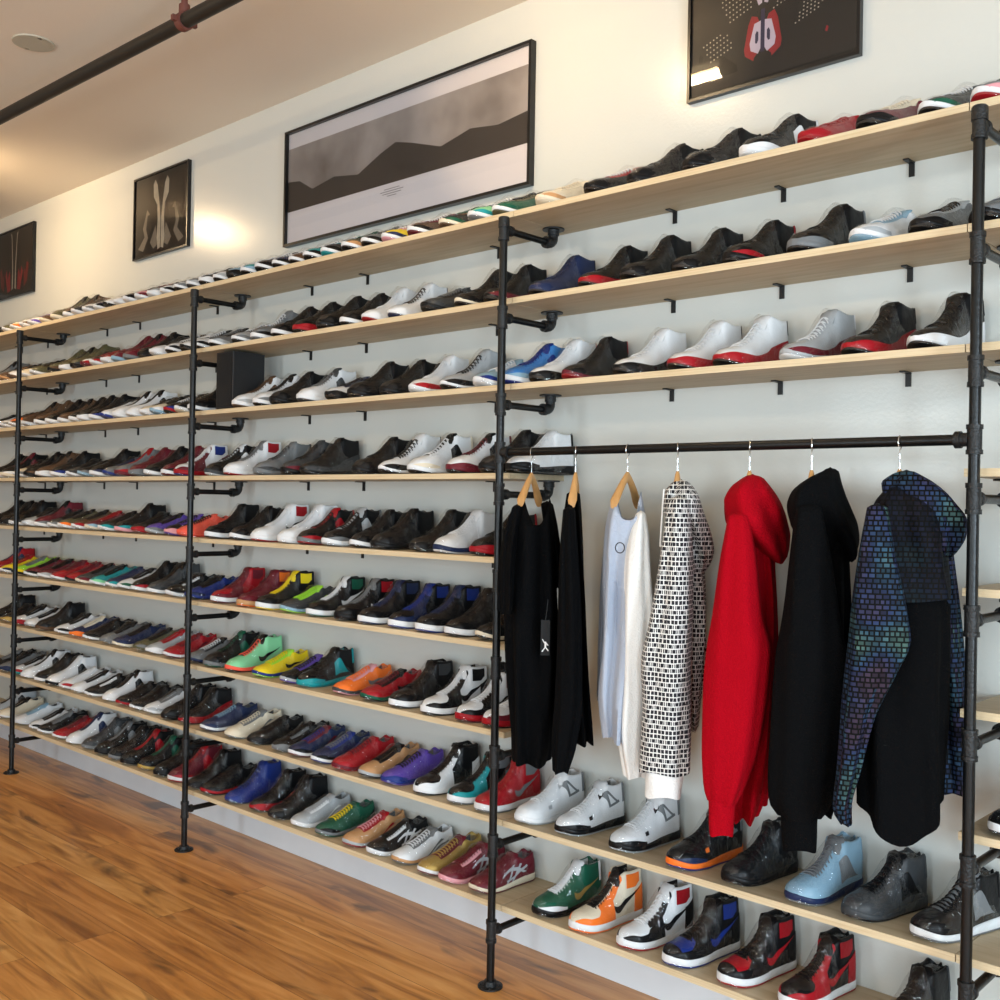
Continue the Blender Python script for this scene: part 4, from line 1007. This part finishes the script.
def grid_mat(name, hi=1.0):
    """small iridescent rectangles on black"""
    m = bpy.data.materials.new(name); m.use_nodes = True
    nt = m.node_tree; N = nt.nodes.new; L = nt.links; b = nt.nodes['Principled BSDF']; b.inputs['Roughness'].default_value = .75; b.inputs['Specular IOR Level'].default_value = .15
    uv = N('ShaderNodeUVMap'); uv.uv_map = 'cloth'
    br = N('ShaderNodeTexBrick'); br.offset = .35; br.squash = .7; br.squash_frequency = 3; br.inputs['Scale'].default_value = 1; br.inputs['Brick Width'].default_value = .0165; br.inputs['Row Height'].default_value = .0125
    br.inputs['Mortar Size'].default_value = .0022; br.inputs['Mortar Smooth'].default_value = .1; br.inputs['Color1'].default_value = (.35, .35, .35, 1); br.inputs['Color2'].default_value = (1, 1, 1, 1); br.inputs['Mortar'].default_value = (.02, .02, .02, 1)
    L.new(uv.outputs[0], br.inputs['Vector'])
    nz = N('ShaderNodeTexNoise'); nz.inputs['Scale'].default_value = 7; nz.inputs['Detail'].default_value = 1; L.new(uv.outputs[0], nz.inputs['Vector'])
    r = N('ShaderNodeValToRGB'); e = r.color_ramp.elements; e[0].position = .32; e[0].color = lin('#46384a'); e[1].position = .70; e[1].color = lin('#5c8078')
    q = e.new(.45); q.color = lin('#303e66'); q = e.new(.56); q.color = lin('#34566e')
    L.new(nz.outputs['Fac'], r.inputs['Fac'])
    mx = N('ShaderNodeMix'); mx.data_type = 'RGBA'; mx.blend_type = 'MULTIPLY'; mx.inputs[0].default_value = 1
    L.new(r.outputs['Color'], mx.inputs[6]); L.new(br.outputs['Color'], mx.inputs[7])
    m2 = N('ShaderNodeMix'); m2.data_type = 'RGBA'; m2.blend_type = 'MULTIPLY'; m2.inputs[0].default_value = 1; m2.inputs[7].default_value = (hi, hi, hi, 1)
    L.new(mx.outputs[2], m2.inputs[6]); L.new(m2.outputs[2], b.inputs['Base Color'])
    return m
GM = grid_mat('iridescent_grid', .75); GD = grid_mat('dim_grid', .14)

hg = [('tee', 1.30, 'wooden hanger holding the black T-shirt, leftmost on the rail'), ('longsleeve', 1.50, 'wooden hanger holding the black long-sleeve, second from left'),
      ('white', 1.25, 'wooden hanger holding the white long-sleeve shirt'), ('pattern', 1.52, 'wooden hanger holding the black and white printed hoodie'),
      ('red', 1.54, 'wooden hanger holding the red hoodie'), ('blackhood', 1.54, 'wooden hanger holding the plain black hoodie'), ('grid', 1.35, 'wooden hanger holding the blue grid hoodie, rightmost')]
for key, be, lab in hg: hanger(GARMENTS[key], be, lab, {'tee': .115, 'white': .115, 'longsleeve': .08}.get(key, .06))

root, P, g = garment('tee', 'black_tshirt', 'black T-shirt with short sleeves, leftmost garment on the rail', {'all': K}, 'T-shirt')
root, P, g = garment('longsleeve', 'black_long_sleeve_shirt', 'narrow black long-sleeve shirt, second garment from the left', {'all': K}, 'shirt')
# hang tag with a leaping-player mark
tg = empty('hang_tag', (g['X']+.000, -DP-.135, 1.235), g['ang'])
link('card', MB().box(-.014, .014, -.0012, .0012, -.055, .055).mesh('card', False), mat('tag_black', '#08080a', .5, spec=.2), tg)
jm = MB()
for pts in ([(-.002, .020), (.004, .020), (.005, .005), (-.003, .005)], [(-.003, .008), (.005, .008), (.003, -.004), (-.002, -.004)], [(-.002, -.002), (.001, -.004), (-.010, -.020), (-.014, -.018)],
            [(.001, -.004), (.004, -.002), (.014, -.014), (.011, -.017)], [(.003, .012), (.005, .016), (.013, .006), (.011, .004)], [(-.003, .012), (-.001, .016), (-.010, .030), (-.012, .028)]):
    q = len(jm.v); jm.v += [(x*.8, -.0016, z*.8-.028) for x, z in pts]; jm.f.append((q, q+1, q+2, q+3))
link('leaping_figure_mark', jm.mesh('mark', False), mat('tag_white', '#e6e6e6', .5), tg)
link('tag_string', MB().tube([(0, 0, .055), (.004, 0, .09), (.006, .004, .12)], .0008, 6).mesh('tag_string'), M_blackmetal, tg)
tag(tg, 'glossy black hang tag with white leaping figure, between two black shirts', 'tag')

root, P, g = garment('white', 'white_long_sleeve_shirt', 'white long-sleeve shirt with small ring print on the chest', {'all': WH, 'body': WH_SHADE, 'sleeve_b': WH_SHADE, 'sleeve_a': WH2}, 'shirt')
rg = MB().tube([(.013*math.cos(a), 0, .015*math.sin(a)) for a in [2*math.pi*i/24 for i in range(25)]], .0016, 6, caps=False)
o = link('chest_print', rg.mesh('chest_print'), mat('print_black', '#202228', .7), P['body']); o.location = (-.018, -.192, 1.528)

root, P, g = garment('pattern', 'printed_hoodie', 'black and white basket-print hoodie with white cuff', {'all': weave_mat(), 'cuff_a': WH2}, 'hoodie')
for dx in (0,):
    link('drawstring', MB().tube([(-.038, -.08, 1.70), (-.042, -.10, 1.62), (-.045, -.10, 1.545), (-.044, -.10, 1.535)], [.0024, .0024, .0024, .004], 8).mesh('drawstring'), WH2, root)
garment('red', 'red_hoodie', 'plain red hoodie with its hood hanging to the right', {'all': RD}, 'hoodie')
garment('blackhood', 'black_hoodie', 'plain black hoodie between the red and the blue grid hoodie', {'all': KF}, 'hoodie')
root, P, g = garment('grid', 'grid_print_hoodie', 'black hoodie with blue-green grid print sleeves and hood, rightmost garment', {'all': GM, 'body': K, 'yoke': GD}, 'hoodie')
link('side_label', MB().box(.156, .161, .10, .13, .985, 1.020).mesh('side_label', False), WH2, root)
